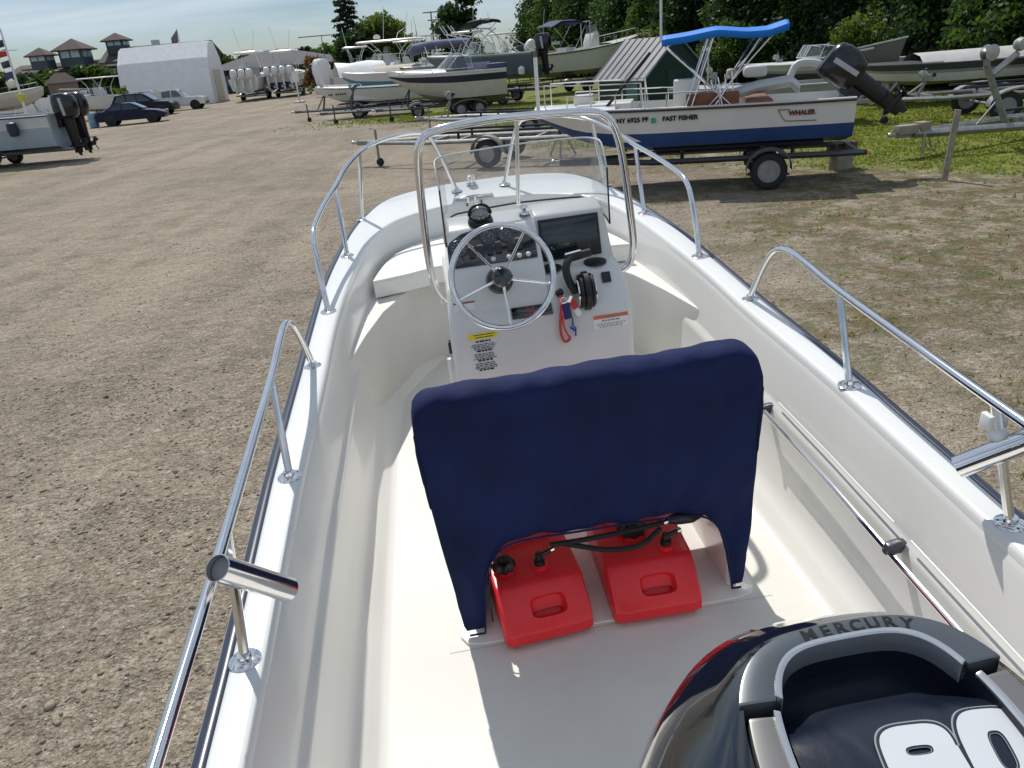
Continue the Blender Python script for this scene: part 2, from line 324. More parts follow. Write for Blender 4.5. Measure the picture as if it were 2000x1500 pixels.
# ---------------------------------------------------------------- trees
def leafmat(name, c, c2):
    m = mat(name, c, .55, var=.5, vscale=1.3, col2=c2, det=8, spec=.3)
    n = m.node_tree; b = n.nodes['Principled BSDF']; o = n.nodes['Material Output']
    t = n.nodes.new('ShaderNodeBsdfTranslucent'); t.inputs[0].default_value = (c[0]*1.5, c[1]*1.6, c[2]*.8, 1)
    x = n.nodes.new('ShaderNodeMixShader'); x.inputs[0].default_value = .42; n.links.new(b.outputs[0], x.inputs[1]); n.links.new(t.outputs[0], x.inputs[2]); n.links.new(x.outputs[0], o.inputs[0])
    return m
# grass tufts where the mask is green
def grass():
    n = 260000; r = 3+37*rng.random(n)**1.5; x = -10+34*rng.random(n); y = r
    gmk = (grass_mask(x, y)+.16*moss_mask(x, y)*(gnoise(x*3.1, y*3.3) > .15))*(gnoise(x*2.3, y*2.1)+1.1 > rng.random(n)*1.4); k = (rng.random(n) < gmk); x = x[k]; y = y[k]; n = len(x)
    B = 3; h = (.015+.04*rng.random((n, B))**2)*(1+y[:, None]/60); a = rng.random((n, B))*6.28; w = .006*(1+y[:, None]/9)
    bx = x[:, None]+.05*(rng.random((n, B))-.5); by = y[:, None]+.05*(rng.random((n, B))-.5); z0 = gheight(bx, by)
    le = .6*h; th = rng.random((n, B))*6.28
    p0 = np.stack([bx-w*np.cos(a), by-w*np.sin(a), z0], -1); p1 = np.stack([bx+w*np.cos(a), by+w*np.sin(a), z0], -1); p2 = np.stack([bx+le*np.cos(th), by+le*np.sin(th), z0+h], -1)
    V = np.stack([p0, p1, p2], 2).reshape(-1, 3); Fs = np.arange(len(V)).reshape(-1, 3)
    ms = [leafmat('grass_blade', (.17, .22, .035), (.10, .13, .02)), leafmat('grass_dry', (.34, .29, .12), (.22, .18, .07))]
    o = mesh_np('grass', V, Fs, ms, mi=(rng.random(len(Fs)) < .25).astype(int)); tag(o, 'short patchy green and straw grass under the parked boats', 'grass', kind='stuff')
grass()

L_DARK = leafmat('leaf_evergreen', (.032, .068, .024), (.010, .024, .010)); L_MID = leafmat('leaf_green', (.058, .105, .025), (.016, .038, .010))
L_PINE = leafmat('pine_needles', (.028, .045, .028), (.015, .026, .018)); L_LIGHT = leafmat('leaf_light', (.10, .14, .03), (.04, .07, .018))
BARK = mat('bark', (.09, .07, .055), .9, var=.4, vscale=8, bump=.8, bscale=20)
def leaves(centres, radii, n, size, m, parent, name='crown', flat=.7, aspect=1.8):
    C = np.array(centres, float); r = np.array(radii, float); w = (r**2).prod(1)**.5 if r.ndim > 1 else r**2.
    if r.ndim == 1: r = np.stack([r, r, r*flat], -1)
    i = rng.choice(len(C), n, p=w/w.sum()); d = rng.normal(size=(n, 3)); d /= np.linalg.norm(d, axis=1)[:, None]
    P = C[i]+d*r[i]*(rng.random((n, 1))**.35)*(1+.15*rng.normal(size=(n, 1)))
    s = size*(.5+rng.random((n, 1))); u = rng.normal(size=(n, 3)); u /= np.linalg.norm(u, axis=1)[:, None]
    v = np.cross(u, d+.6*rng.normal(size=(n, 3))); v /= np.linalg.norm(v, axis=1)[:, None]+1e-9
    a = u*s*aspect*.5; b = v*s*.5
    V = np.stack([P-a, P+b, P+a, P-b], 1).reshape(-1, 3); return mesh_np(name, V, np.arange(len(V)).reshape(-1, 4), m, parent)
def trunk(parent, h, r, limbs, m=BARK, name='trunk'):
    b = MB(); b.tube([(0, 0, -.2), (.05*h*.1, 0, h*.5), (0, .03*h*.1, h)], [r, r*.7, r*.15], 8, smooth=7)
    for p, q in limbs: b.tube([p, ((p[0]+q[0])/2, (p[1]+q[1])/2, (p[2]*.4+q[2]*.6)), q], [r*.35, r*.2, r*.06], 5)
    return b.build(name, m, parent)
def evergreen(x, y, h, rad, n, label, m=None, group='evergreen screen behind the boats'):
    t = thing('evergreen_tree', label, 'tree', (x, y, 0), random.random()*6, group)
    C = []; rr = []; limbs = []
    k = 40
    for i in range(k):
        f = (i+.5)/k; z = h*(.04+.93*f); env = rad*(1-f**1.8)**.8*(.85+.3*random.random()); a = i*2.4+random.random()
        C.append((env*.55*math.cos(a), env*.55*math.sin(a), z)); rr.append(max(.25, env*.55))
        if i % 3 == 0: limbs.append(((0, 0, z*.95), (env*.9*math.cos(a), env*.9*math.sin(a), z*.98)))
    trunk(t, h, .14+h*.012, limbs); leaves(C, rr, n, .115 if y < 45 else .16, m or L_DARK, t, flat=.8); return t
TREES = [(19.63, 22.05, 10.0, 2.06, 0), (19.12, 22.52, 11.8, 1.87, 1), (20.05, 24.60, 11.8, 2.03, 0), (18.44, 26.54, 12.0, 2.07, 0), (18.70, 27.75, 11.5, 2.14, 1), (17.31, 30.73, 10.4, 2.24, 0), (17.75, 32.92, 10.1, 2.31, 0), (17.51, 35.08, 8.9, 1.91, 1), (16.99, 36.85, 11.0, 2.03, 0), (15.60, 39.11, 10.8, 2.24, 0), (15.42, 42.24, 11.9, 2.52, 0), (14.08, 44.65, 12.4, 2.49, 0), (14.23, 46.42, 11.8, 2.29, 1), (12.68, 49.80, 12.5, 1.98, 0), (12.51, 51.62, 9.7, 2.46, 0), (11.34, 54.88, 8.7, 2.45, 1), (11.83, 58.07, 10.5, 2.67, 1), (10.02, 60.40, 8.6, 2.13, 0), (10.07, 62.71, 8.7, 2.62, 1), (9.86, 66.47, 10.0, 2.35, 0), (8.70, 69.02, 10.7, 2.49, 0), (7.79, 71.78, 11.4, 2.23, 1), (7.71, 74.87, 10.7, 2.08, 0), (6.42, 77.29, 11.0, 2.56, 1), (5.73, 80.88, 11.2, 2.37, 0), (5.13, 83.43, 8.7, 2.63, 0), (22.22, 26.00, 11.8, 2.80, 0), (20.47, 33.14, 12.4, 2.80, 0), (18.72, 40.29, 12.8, 2.80, 0), (16.97, 47.43, 12.0, 2.80, 0), (15.21, 54.57, 12.1, 2.80, 0), (13.46, 61.71, 11.9, 2.80, 0), (11.71, 68.86, 12.1, 2.80, 0), (9.96, 76.00, 12.8, 2.80, 0)]
for i, (x, y, h, r_, kind) in enumerate(TREES):
    evergreen(x, y, h, r_, 21000 if y < 45 else 8000, 'tall dark evergreen in the dense row that screens the right side of the yard', [L_DARK, L_MID][kind])
def bushy(name, label, cat, loc, W_, H_, n, m, size=.3, D=None, group=None, tr=True, z0=.0):
    t = thing(name, label, cat, (*loc[:2], 0), 0, group); C = []; rr = []; D = D or W_
    for i in range(22):
        a = random.random()*6.28; q = random.random()**.5; z = z0+H_*(.15+.75*random.random()); e = (1-((z-z0)/H_-.45)**2*1.8)
        C.append((W_/2*.75*q*e*math.cos(a), D/2*.75*q*e*math.sin(a), z)); rr.append(min(W_, H_)*(.14+.12*random.random()))
    if tr: trunk(t, H_*.7, H_*.03, [((0, 0, z0*.6+H_*.2), c) for c in C[:8]])
    leaves(C, rr, n, size, m, t); return t

# ================================================================ the near boat
boat = thing('motorboat', 'cream white open fishing boat in the foreground with chrome rails and a centre console', 'boat')
boat.matrix_world = Matrix(((0.994949, -0.094999, -0.032414, 0.298151), (0.093170, 0.994189, -0.053930, 1.222331), (0.037349, 0.050638, 0.998018, 0.830803), (0.000000, 0.000000, 0.000000, 1.000000)))
def zg(y): return np.interp(y, [-.6, .235, .941, 1.726, 2.256, 2.977, 3.69, 3.84, 4.2], [.59, .6, .628, .64, .667, .707, .755, .78, .81])
NS = 90
OUT = catmull([(.958, -.75), (.958, .3), (.960, 1.0), (.955, 1.6), (.945, 2.1), (.925, 2.6), (.885, 3.0), (.825, 3.4), (.74, 3.7), (.61, 3.9), (.44, 4.0), (.22, 4.05), (0, 4.06)], NS)
INN = catmull([(.855, -.55), (.855, .3), (.850, 1.0), (.838, 1.5), (.825, 2.1), (.785, 2.62), (.735, 3.0), (.655, 3.30), (.55, 3.47), (.42, 3.56), (.28, 3.62), (.14, 3.65), (0, 3.66)], NS)
def mirror(A): B_ = A[::-1][1:].copy(); B_[:, 0] *= -1; return np.r_[A, B_]
OUT = mirror(OUT); INN = mirror(INN); N2 = len(OUT)
def inward(A):
    T = np.gradient(A, axis=0); T /= np.linalg.norm(T, axis=1)[:, None]; return np.stack([-T[:, 1], T[:, 0]], -1)
nO, nI = inward(OUT), inward(INN); OUT = OUT+nO*.020
zO, zI = zg(OUT[:, 1]), zg(INN[:, 1])
def col3(P, z): return np.c_[P, z*np.ones(len(P))]
rows = [col3(OUT, zO-.11), col3(OUT-nO*.004, zO-.02), col3(OUT+nO*.006, zO-.004), col3(OUT+nO*.016, zO), col3(INN-nI*.016, zI), col3(INN-nI*.005, zI-.004), col3(INN, zI-.014), col3(INN+nI*.002, zI-.03)]
b = MB(); b.loft([[tuple(p) for p in np.array([r[i] for r in rows])] for i in range(N2)], closed=False); b.build('gunwale', GELW, boat, angle=60)
prof = [(.002, None, -.03), (.012, .57, 0), (.030, .40, 0), (.034, .385, 0), (.046, .375, 0), (.050, .35, 0), (.056, .16, 0), (.064, .115, 0), (.078, .078, 0), (.100, .056, 0), (.118, .038, 0), (.132, .016, 0), (.146, .004, 0), (.165, 0, 0)]
rings = []
for i in range(N2):
    q = []
    for d, z, dz in prof:
        zz = (zI[i]+dz) if z is None else z*(1+(zI[i]/.62-1)*min(1, z/.4))
        p = INN[i]+nI[i]*d; q.append((p[0], p[1], zz))
    rings.append(q)
b = MB(); b.loft(rings, closed=False); b.build('inner_liner', GEL, boat, angle=50)
b = MB(); half = N2//2
fl = [(INN[i]+nI[i]*.164) for i in range(N2)]
v = []; f = []
for i in range(half):
    v += [(fl[i][0], fl[i][1], 0.0006), (fl[N2-1-i][0], fl[N2-1-i][1], 0.0006)]
for i in range(half-1): f.append((2*i, 2*i+1, 2*i+3, 2*i+2))
b.add(v, f); b.build('deck_floor', NONSKID, boat)
# hull outside
b = MB(); rings = []
for i in range(NS):
    x, y = OUT[i]; z = zO[i]; t = max(0, (y-1.8)/2.3); k = max(0, (y-2.4)/1.7)
    rings.append([(x, y, z-.10), (x*(1-.03-.25*t*t), y-.02*k, .32+.15*t), (x*(.90-.42*t), y-.18*k, -.02+.34*t*t), (x*(.52-.3*t), y-.3*k, -.17+.36*t**2.2), (0, y-.38*k, -.30+.42*t**2.5)])
full = [r+[(-p[0], p[1], p[2]) for p in r[::-1][1:]] for r in rings]
b.loft(full, closed=False); b.add(full[0], [tuple(range(9))]); b.build('hull', GEL, boat, angle=50)
b = MB(); P = np.c_[OUT-nO*.012, zO-.030]; b.tube(P, .023, 12); b.build('rub_rail', RUB, boat)
b = MB(); P = np.c_[OUT-nO*.034, zO-.028]; b.tube(P, .004, 6); b.build('rub_rail_insert', CHROME, boat)
# transom
b = MB(); b.box((0, -.55, .19), (1.70, .07, .62)); b.build('transom', GEL, boat, bevel=.015)
# forward deck platform with slanting aft corners
def inn_at(y): return np.interp(y, INN[:NS, 1], INN[:NS, 0])
edge = [(.80, 2.07), (.735, 2.38), (.655, 2.67), (.53, 2.93), (.40, 3.06), (.2, 3.12)]
side = [(float(INN[i][0]-.006), float(INN[i][1]-.006)) for i in range(NS) if INN[i][1] > 2.15 and INN[i][0] > .02]
poly = edge[::-1]+[(.83, 2.075)]+side; poly = poly+[(-x, y) for x, y in poly[::-1]]
b = MB(); b.prism(poly, -.01, .48); b.build('bow_platform', NONSKID, boat, bevel=.012)
b = MB(); b.prism([(-.4, 3.18), (.4, 3.18), (.33, 3.42), (-.33, 3.42)], .479, .487); b.build('hatch_lid', GEL, boat, bevel=.003)
# anchor recess, cleat and bow light on the wide foredeck
b = MB(); b.box((-.06, 3.70, .772), (.24, .05, .012)); b.build('bow_plate', GELW, boat, bevel=.005)
def cleat(x, y, z, rz):
    b = MB(); M = Matrix.Translation((x, y, z)) @ Matrix.Rotation(rz, 4, 'Z')
    b.tube([(-.075, 0, .030), (-.04, 0, .034), (.04, 0, .034), (.075, 0, .030)], [.004, .008, .008, .004], 8)
    b.cyl((-.022, 0, 0), (-.022, 0, .032), .007, 8); b.cyl((.022, 0, 0), (.022, 0, .032), .007, 8); b.box((0, 0, .002), (.08, .022, .004))
    return b.build('cleat', CHROME, boat, xf=M)
cleat(-.08, 3.62, .752, 0)
b = MB(); b.lathe([(.035, 0), (.034, .008), (.022, .012), (.022, .03), (.03, .034), (.03, .055), (.012, .062), (0, .062)], (-.05, 3.93, .795)); b.build('bow_light', CHROME, boat)
b = MB()
for x in (-.11, -.02): b.box((x, 3.652, .735), (.012, .01, .028))
b.build('latch_pin', BLACK, boat)

# ---- rails
def flange(p, parent):
    b = MB(); p = Vector(p); b.lathe([(.036, 0), (.036, .003), (.030, .006), (.017, .008), (.016, .02), (.0135, .022)], p, seg=20)
    o = b.build('base_flange', CHROME, parent)
    for k in range(3):
        a = k*2.094+.5; b = MB(); b.lathe([(.0045, 0), (.003, .002), (0, .0022)], (p.x+.026*math.cos(a), p.y+.026*math.sin(a), p.z+.0052), seg=8); b.build('screw', BLACK, parent)
def leg(a, t, parent, r=.0115):
    b = MB(); b.cyl(a, t, r, 10); b.build('stanchion', CHROME, parent); flange(a, parent)
for s in (-1, 1):
    def M(p): return (p[0]*s, p[1], p[2])
    P = [M((.889, 1.726, .637)), M((.889, 1.69, .70)), M((.890, 1.60, .83)), M((.892, 1.52, .905)), M((.893, 1.42, .932)), M((.893, 1.30, .925)), M((.890, 1.057, .905)), M((.889, .65, .888)), M((.888, .335, .877)), M((.886, -.1, .868)), M((.885, -.5, .86))]
    b = MB(); b.tube(P, .0125, 12, smooth=60); rail = b.build('side_rail', CHROME, boat)
    flange(M((.889, 1.726, .636)), rail); leg(M((.886, .941, .626)), M((.888, 1.05, .900)), rail); leg(M((.902, .235, .598)), M((.888, .335, .874)), rail)
    leg(M((.90, -.45, .588)), M((.886, -.35, .862)), rail)
    P = [M((.866, 2.256, .668)), M((.875, 2.31, .76)), M((.890, 2.43, .90)), M((.894, 2.50, .955)), M((.890, 2.60, .985)), M((.862, 2.86, 1.018)), M((.817, 3.13, 1.050)), M((.765, 3.42, 1.095)), M((.66, 3.69, 1.14)), M((.50, 3.80, 1.165)), M((.34, 3.83, 1.165)), M((.275, 3.84, 1.13)), M((.215, 3.845, .98)), M((.155, 3.85, .785))]
    b = MB(); b.tube(P, .0125, 12, smooth=80); rail = b.build('bow_rail', CHROME, boat)
    flange(M((.866, 2.256, .666)), rail); flange(M((.155, 3.85, .779)), rail)
    leg(M((.815, 2.977, .706)), M((.818, 3.125, 1.045)), rail); leg(M((.756, 3.60, .742)), M((.70, 3.66, 1.128)), rail)
# rod holders clamped to the side rails
def rod_holder(a, t, clamp, white=False, decal=False):
    a, t = Vector(a), Vector(t); d = t-a; L = d.length; r = .0275
    b = MB(); b.lathe([(r, 0), (r, L), (r-.002, L+.001), (r-.002, .01), (0, .01)], a, ax=d, seg=28)
    o = b.build('rod_holder', CHROME, boat, angle=50)
    b = MB()
    b.sphere(clamp, (.022, .028, .024)); b.build('clamp', WHITE if white else CHROME, o)
    b = MB(); b.cyl(t+d.normalized()*-.06, t+d.normalized()*-.014, r-.0025, 20); b.build('inner_sleeve', GREY, o)
    return o
rod_holder((-.785, .29, .73), (-.858, .155, .918), (-.880, .20, .880))
# starboard holder leans outboard and aft
rod_holder((.82, .335, .712), (.975, .24, .845), (.893, .315, .80), white=True)
b = MB(); b.box((.892, .335, .83), (.05, .035, .04)); b.build('clamp_block', WHITE, boat, bevel=.006)

# ---- starboard pole rack on the inner wall
b = MB(); b.tube([(.765, 1.31, .372), (.768, .9, .368), (.765, .48, .36), (.765, .0, .35)], .009, 10, smooth=14); rk = b.build('pole_rack', CHROME, boat)
for y in (1.30, .47):
    b = MB(); b.prism([(.750, .355), (.80, .352), (.812, .388), (.79, .392), (.757, .386)], y-.011, y+.011, 'y'); b.build('rack_bracket', mat('bracket_grey', (.10, .10, .12), .3, .5), rk, bevel=.004)
b = MB(); b.tube([(.803, 1.25, .42), (.806, .9, .418), (.806, .52, .412)], .003, 6); b.tube([(.806, .44, .41), (.806, .0, .40)], .003, 6); b.build('trim_bead', GELW, rk)

# ---- console
XL, XR = -.345, .405; XC = (XL+XR)/2
def con(x, z, y=0):      # console narrows towards its top
    k = 1-.13*max(0, (z-.70)/.35); return XC+(x-XC)*k
def con_prism(profile, xa, xb, name, m, parent, bevel=.015, seg=3):
    b = MB(); n = len(profile); v = [(con(xa, z), y, z) for y, z in profile]+[(con(xb, z), y, z) for y, z in profile]
    b.add(v, [(i, (i+1) % n, n+(i+1) % n, n+i) for i in range(n)]+[tuple(range(n))[::-1], tuple(range(n, 2*n))])
    return b.build(name, m, parent, bevel=bevel, seg=seg)
console = con_prism([(1.73, .0), (1.73, .685), (1.745, .715), (1.84, .835), (1.93, .845), (2.30, .845), (2.30, 0)], XL, XR, 'console', GEL, boat, bevel=.03, seg=4)
SP = .075
con_prism([(1.76, .715), (1.805, .862), (1.825, .885), (1.838, .905), (1.95, 1.030), (2.02, 1.052), (2.10, 1.052), (2.16, .84), (1.86, .72)], XL+.012, SP, 'instrument_pod', GEL, console, bevel=.012)
con_prism([(1.925, .80), (1.925, .842), (1.968, 1.036), (2.02, 1.056), (2.11, 1.056), (2.17, .83)], SP-.004, XR-.006, 'screen_pod', GEL, console, bevel=.012)
# instrument panel plane: y 1.838 z .905 -> y 1.95 z 1.03
pd = Vector((0, .112, .125)).normalized(); pn = Vector((1, 0, 0)).cross(pd)
def pp(x, s, h=0): p = Vector((x, 1.838, .905))+pd*s+pn*h; return (p.x, p.y, p.z)
Lp = .168
outl = [(-.303, .004), (.052, .004), (.055, .10), (.045, .125), (-.02, .152), (-.10, .165), (-.16, .165), (-.235, .15), (-.285, .12), (-.298, .10)]
def panel_prism(poly, h0, h1, name, m, parent, bevel=.003):
    b = MB(); n = len(poly); v = [pp(x, s, h0) for x, s in poly]+[pp(x, s, h1) for x, s in poly]
    b.add(v, [(i, (i+1) % n, n+(i+1) % n, n+i) for i in range(n)]+[tuple(range(n))[::-1], tuple(range(n, 2*n))]); return b.build(name, m, parent, bevel=bevel)
ip = panel_prism(outl, -.002, .006, 'instrument_panel', BLACKG, console)
for x, s, r in ((-.255, .085, .033), (-.262, .030, .020), (-.13, .118, .030), (-.06, .118, .028)):
    b = MB(); b.lathe([(r*1.12, 0), (r*1.12, .006), (r, .008), (r, .004), (0, .004)], pp(x, s, .005), ax=pn, seg=26); gg = b.build('gauge', mat('gauge_rim', (.10, .10, .11), .2, .6), ip)
    b = MB()
    for k in range(9):
        a = -.6+k*.55; c = Vector(pp(x, s, .0098))+Vector((1, 0, 0))*math.cos(a)*r*.72+pd*math.sin(a)*r*.72; quad_on(b, c, Vector((1, 0, 0))*math.cos(a)+pd*math.sin(a), pd*math.cos(a)-Vector((1, 0, 0))*math.sin(a), r*.22, r*.06)
    a = .9; c = Vector(pp(x, s, .0102)); quad_on(b, c+(Vector((1, 0, 0))*math.cos(a)+pd*math.sin(a))*r*.3, Vector((1, 0, 0))*math.cos(a)+pd*math.sin(a), pd*math.cos(a)-Vector((1, 0, 0))*math.sin(a), r*.6, r*.05)
    b.build('dial_mark', mat('gauge_ink', (.5, .55, .6), .5), gg)
for i in range(6):
    x = -.205+i*.036+(.012 if i > 3 else 0); b = MB(); quad_on(b, pp(x, .058+.002*i, .005), (1, 0, 0), pd, .024, .046, .010, m=0); o = b.build('rocker_switch', mat('switch_dark', (.03, .012, .012) if 1 < i < 4 else (.02, .02, .022), .3), ip, bevel=.002)
    b = MB(); quad_on(b, pp(x, .086+.002*i, .006), (1, 0, 0), pd, .024, .006, .001); b.build('switch_label', mat('label_grey', (.55, .55, .57), .5), ip)
for x in (-.125, -.062, -.02, .016):
    b = MB(); b.lathe([(.010, 0), (.010, .006), (.006, .010), (0, .011)], pp(x, .020, .005), ax=pn, seg=14); b.build('breaker_knob', WHITE, ip)
# screen
sdv = Vector((0, .043, .194)).normalized(); sn = Vector((1, 0, 0)).cross(sdv)
b = MB(); quad_on(b, Vector((.205, 1.945, .9405))+sn*.001, (1, 0, 0), sdv, .232, .150, .008); scr = b.build('display_screen', SCREEN, console, bevel=.003)
b = MB(); quad_on(b, Vector((.205, 1.945, .9405))+sn*.0006, (1, 0, 0), sdv, .250, .168, .005); b.build('display_bezel', BLACK, console, bevel=.002)
# compass and horn button on the top
b = MB(); b.lathe([(.052, 0), (.050, .01), (.044, .02), (.046, .03)], (-.148, 1.985, 1.045), ax=(0, -.35, 1), seg=24); cp = b.build('compass', BLACK, console)
b = MB(); b.sphere((-.148, 1.975, 1.078), (.040, .040, .036), seg=20, ring=12); b.build('compass_dome', mat('compass_glass', (.25, .27, .28), .05, .5, coat=1), cp)
b = MB(); b.tube([(-.148+.044*math.cos(a), 1.972-.018*math.sin(a), 1.078+.044*math.sin(a)) for a in np.linspace(0, math.pi, 16)], .006, 8); b.build('compass_hood', BLACK, cp)
b = MB(); b.lathe([(.024, 0), (.022, .006), (.010, .010), (.010, .022), (.014, .026), (.012, .034), (0, .036)], (.035, 1.995, 1.05), seg=20); b.build('antenna_base', CHROME, console)
# cup holders, shift light socket, throttle
for x in (.105, .290):
    b = MB(); b.lathe([(.040, .004), (.046, .006), (.047, .002), (.047, -.001)], (x, 1.880, .840), seg=28); b.lathe([(.0395, .0045), (.036, .001), (0, .0008)], (x, 1.880, .840), seg=28); b.build('cup_holder', BLACK, console)
sld = Vector((0, .095, .12)).normalized(); sln = Vector((1, 0, 0)).cross(sld)
def sp(x, s, h=0): p = Vector((x, 1.745, .715))+sld*s+sln*h; return p
b = MB(); quad_on(b, sp(.315, .100, .001), (1, 0, 0), sld, .036, .044, .012); b.build('rocker_socket', BLACK, console, bevel=.004)
b = MB(); quad_on(b, sp(-.005, .006, .0005), (1, 0, 0), sld, .165, .048, .006); lp = b.build('lower_switch_panel', BLACKG, console, bevel=.003)
b = MB()
for k in range(4): b.lathe([(.006, 0), (.005, .003), (0, .004)], sp(-.02+.02*(k % 2), .018-.022*(k//2), .007), ax=sln, seg=10)
b.build('panel_button', REDB, lp)
thr = MB()
for (w0, w1, r0) in ((.0, .026, .078), (.026, .042, .068), (-.016, 0, .068)):
    C0 = sp(.205, .048, .030)
    thr.lathe([(0, w0), (r0-.006, w0), (r0, w0+.004), (r0, w1-.004), (r0-.006, w1), (0, w1)], C0, ax=(1, 0, 0), seg=28)
throttle = thr.build('throttle_control', BLACK, console)
b = MB(); b.lathe([(0, 0), (.050, 0), (.058, .003), (.058, .008), (.03, .010), (0, .010)], sp(.188, .048, .030), ax=(-1, 0, 0), seg=24); b.build('control_face', CHROME, throttle)
b = MB(); b.lathe([(.057, .0425), (.062, .043), (.062, .046), (.054, .048), (0, .048)], sp(.205, .048, .030), ax=(1, 0, 0), seg=24); b.build('control_rim', CHROME, throttle)
c0 = sp(.183, .048, .032)
b = MB(); b.tube([c0+Vector((-.006, 0, .0)), c0+Vector((-.030, .0, .05)), c0+Vector((-.034, .02, .10)), c0+Vector((-.010, .045, .128)), c0+Vector((.02, .055, .132))], [.016, .016, .016, .015], 10, smooth=14)
b.tube([c0+Vector((-.030, .048, .126)), c0+Vector((.075, .062, .134))], [.018, .016], 12); b.build('throttle_lever', BLACK, throttle)
b = MB(); b.tube([c0+Vector((-.030, .044, .145)), c0+Vector((.035, .054, .150))], .005, 8); b.build('painted_lever_highlight', CHROME, throttle)  # chrome strip laid on the lever to stand for its highlight
# steering wheel
wc = Vector((-.118, 1.595, .932)); wn = Vector((-.03, -.93, .37)).normalized(); wx = Vector((1, 0, 0)); wx = (wx-wn*wx.dot(wn)).normalized(); wy = wn.cross(wx)
wheel = MB(); P = [wc+wx*math.cos(a)*.188+wy*math.sin(a)*.188 for a in np.linspace(0, 2*math.pi, 49)[:-1]]; wheel.tube(P, .0115, 12, closed=True)
wheel = wheel.build('steering_wheel', CHROME, boat)
for k in range(5):
    a = R(62)+k*R(72)+R(-6); d = wx*math.cos(a)+wy*math.sin(a); h = wc-wn*.045
    b = MB(); b.tube([h+d*.02, h+d*.06+wn*.004, wc+d*.182-wn*.001], [.0065, .0055, .0045], 8); b.build('spoke', CHROME, wheel)
b = MB(); b.lathe([(.034, -.055), (.036, -.02), (.036, -.012), (.030, -.004), (0, -.002)], wc, ax=wn, seg=24); b.build('hub_cap', BLACKG, wheel)
b = MB(); b.lathe([(.030, -.085), (.036, -.050), (.034, -.045)], wc, ax=wn, seg=24); b.build('hub_collar', CHROME, wheel)
b = MB(); b.lathe([(.054, -.17), (.053, -.14), (.048, -.10), (.036, -.088), (.03, -.082)], wc+Vector((-.004, .01, -.006)), ax=wn, seg=28); b.build('steering_mount', BLACK, wheel)
# decals on the console: blocks of small print under a yellow and an orange heading
def decal(x0, x1, z0, z1, head, headcol, lines, y=1.7285, name='warning_decal'):
    b = MB(); w = x1-x0; h = z1-z0; X_, Z_ = Vector((1, 0, 0)), Vector((0, 0, 1))
    if name == 'warning_decal': quad_on(b, ((x0+x1)/2, y, (z0+z1)/2), X_, Z_, w, h, .0008)
    else: quad_on(b, ((x0+x1)/2, y, z1-head/2), X_, Z_, w, head, .0008)
    o = b.build(name, DECAL, console, smooth=False)
    b = MB(); quad_on(b, ((x0+x1)/2, y-.001, z1-head/2), X_, Z_, w*.98, head*.86, .0006); b.build('decal_heading', headcol, o, smooth=False)
    b = MB()
    for k in range(2): quad_on(b, (x0+w*(.55), y-.0018, z1-head*(.32+.36*k)), X_, Z_, w*(.7-.1*k), head*.10, .0003)
    k = z1-head-.008; i = 0
    while k > z0+.004:
        ww = w*(.86-.25*random.random()) if i % 5 else w*.5; q = x0+(w-ww)/2
        while q < x0+(w+ww)/2-.004:
            l = min(.006+.012*random.random(), x0+(w+ww)/2-q); quad_on(b, (q+l/2, y-.0012, k), X_, Z_, l, .0028 if i % 5 else .006, .0003); q += l+.0035
        k -= .0072 if i % 5 else .013; i += 1
    b.build('small_print', INK if name != 'warning_decal' else mat('print_grey', (.25, .26, .28), .6), o, smooth=False)
decal(-.275, -.155, .50, .672, .030, LYEL if False else LTYEL, 8, name='capacity_decal')
decal(.235, .380, .607, .668, .018, LORANGE, 4)
b = MB(); quad_on(b, Vector((-.268, 1.775, .78))+Vector((0, -.022, 0)), (1, 0, 0), (0, .045, .147), .085, .03, .001); dd = b.build('warning_decal', DECAL, console, smooth=False)
b = MB(); quad_on(b, Vector((-.268, 1.779, .795))+Vector((0, -.024, 0)), (1, 0, 0), (0, .045, .147), .085, .006, .001); b.build('decal_heading', mat('decal_maroon', (.25, .06, .05), .6), dd, smooth=False)
# small hinge and vent on the port side of the console
b = MB(); b.box((XL-.004, 1.80, .60), (.012, .035, .05)); b.box((XL-.004, 1.80, .22), (.012, .035, .05)); b.build('hinge', BLACK, console, bevel=.003)
b = MB(); b.cyl((XL-.012, 1.775, .56), (XL-.012, 1.775, .15), .012, 8); b.build('door_edge', GELW, console)
# windshield: bent acrylic sheet with black side channels
def ws_path(n=44):
    return catmull([(-.300, 1.955), (-.302, 2.04), (-.290, 2.11), (-.245, 2.155), (-.10, 2.175), (.03, 2.18), (.17, 2.175), (.315, 2.15), (.362, 2.10), (.376, 2.03), (.377, 1.955)], n)
wp = ws_path(); b = MB(); rings = []
for i, p in enumerate(wp):
    t = i/(len(wp)-1); top = 1.298-.09*max(0, 1-min(t, 1-t)/.10)**2-.012*abs(t-.5); c = Vector((.035-p[0], 2.0-p[1], 0)).normalized()*.004
    zb = np.interp(min(t, 1-t), [0, .12, .22, .5], [.97, .99, 1.045, 1.052]); tilt = .02
    o_ = Vector((p[0], p[1], zb)); u_ = Vector((p[0]*.985+.0005, p[1]-tilt, top)); rings.append([o_, u_, u_+c, o_+c])
b.loft(rings); ws = b.build('windshield', ACRYL, boat, angle=50)
b = MB(); b.tube([r[1]+Vector((0, 0, .001)) for r in rings], .0032, 6); b.build('windshield_edge', mat('acrylic_edge', (.75, .78, .76), .2), ws)
for i in (0, -1):
    b = MB(); b.tube([rings[i][0]+Vector((0, -.004, 0)), rings[i][1]+Vector((0, -.004, 0))], .0034, 6); b.build('side_channel', BLACK, ws)
b = MB(); b.tube([r[0]+Vector((0, -.003, .002)) for r in rings], .0042, 6); b.build('windshield_base_seal', BLACK, ws)
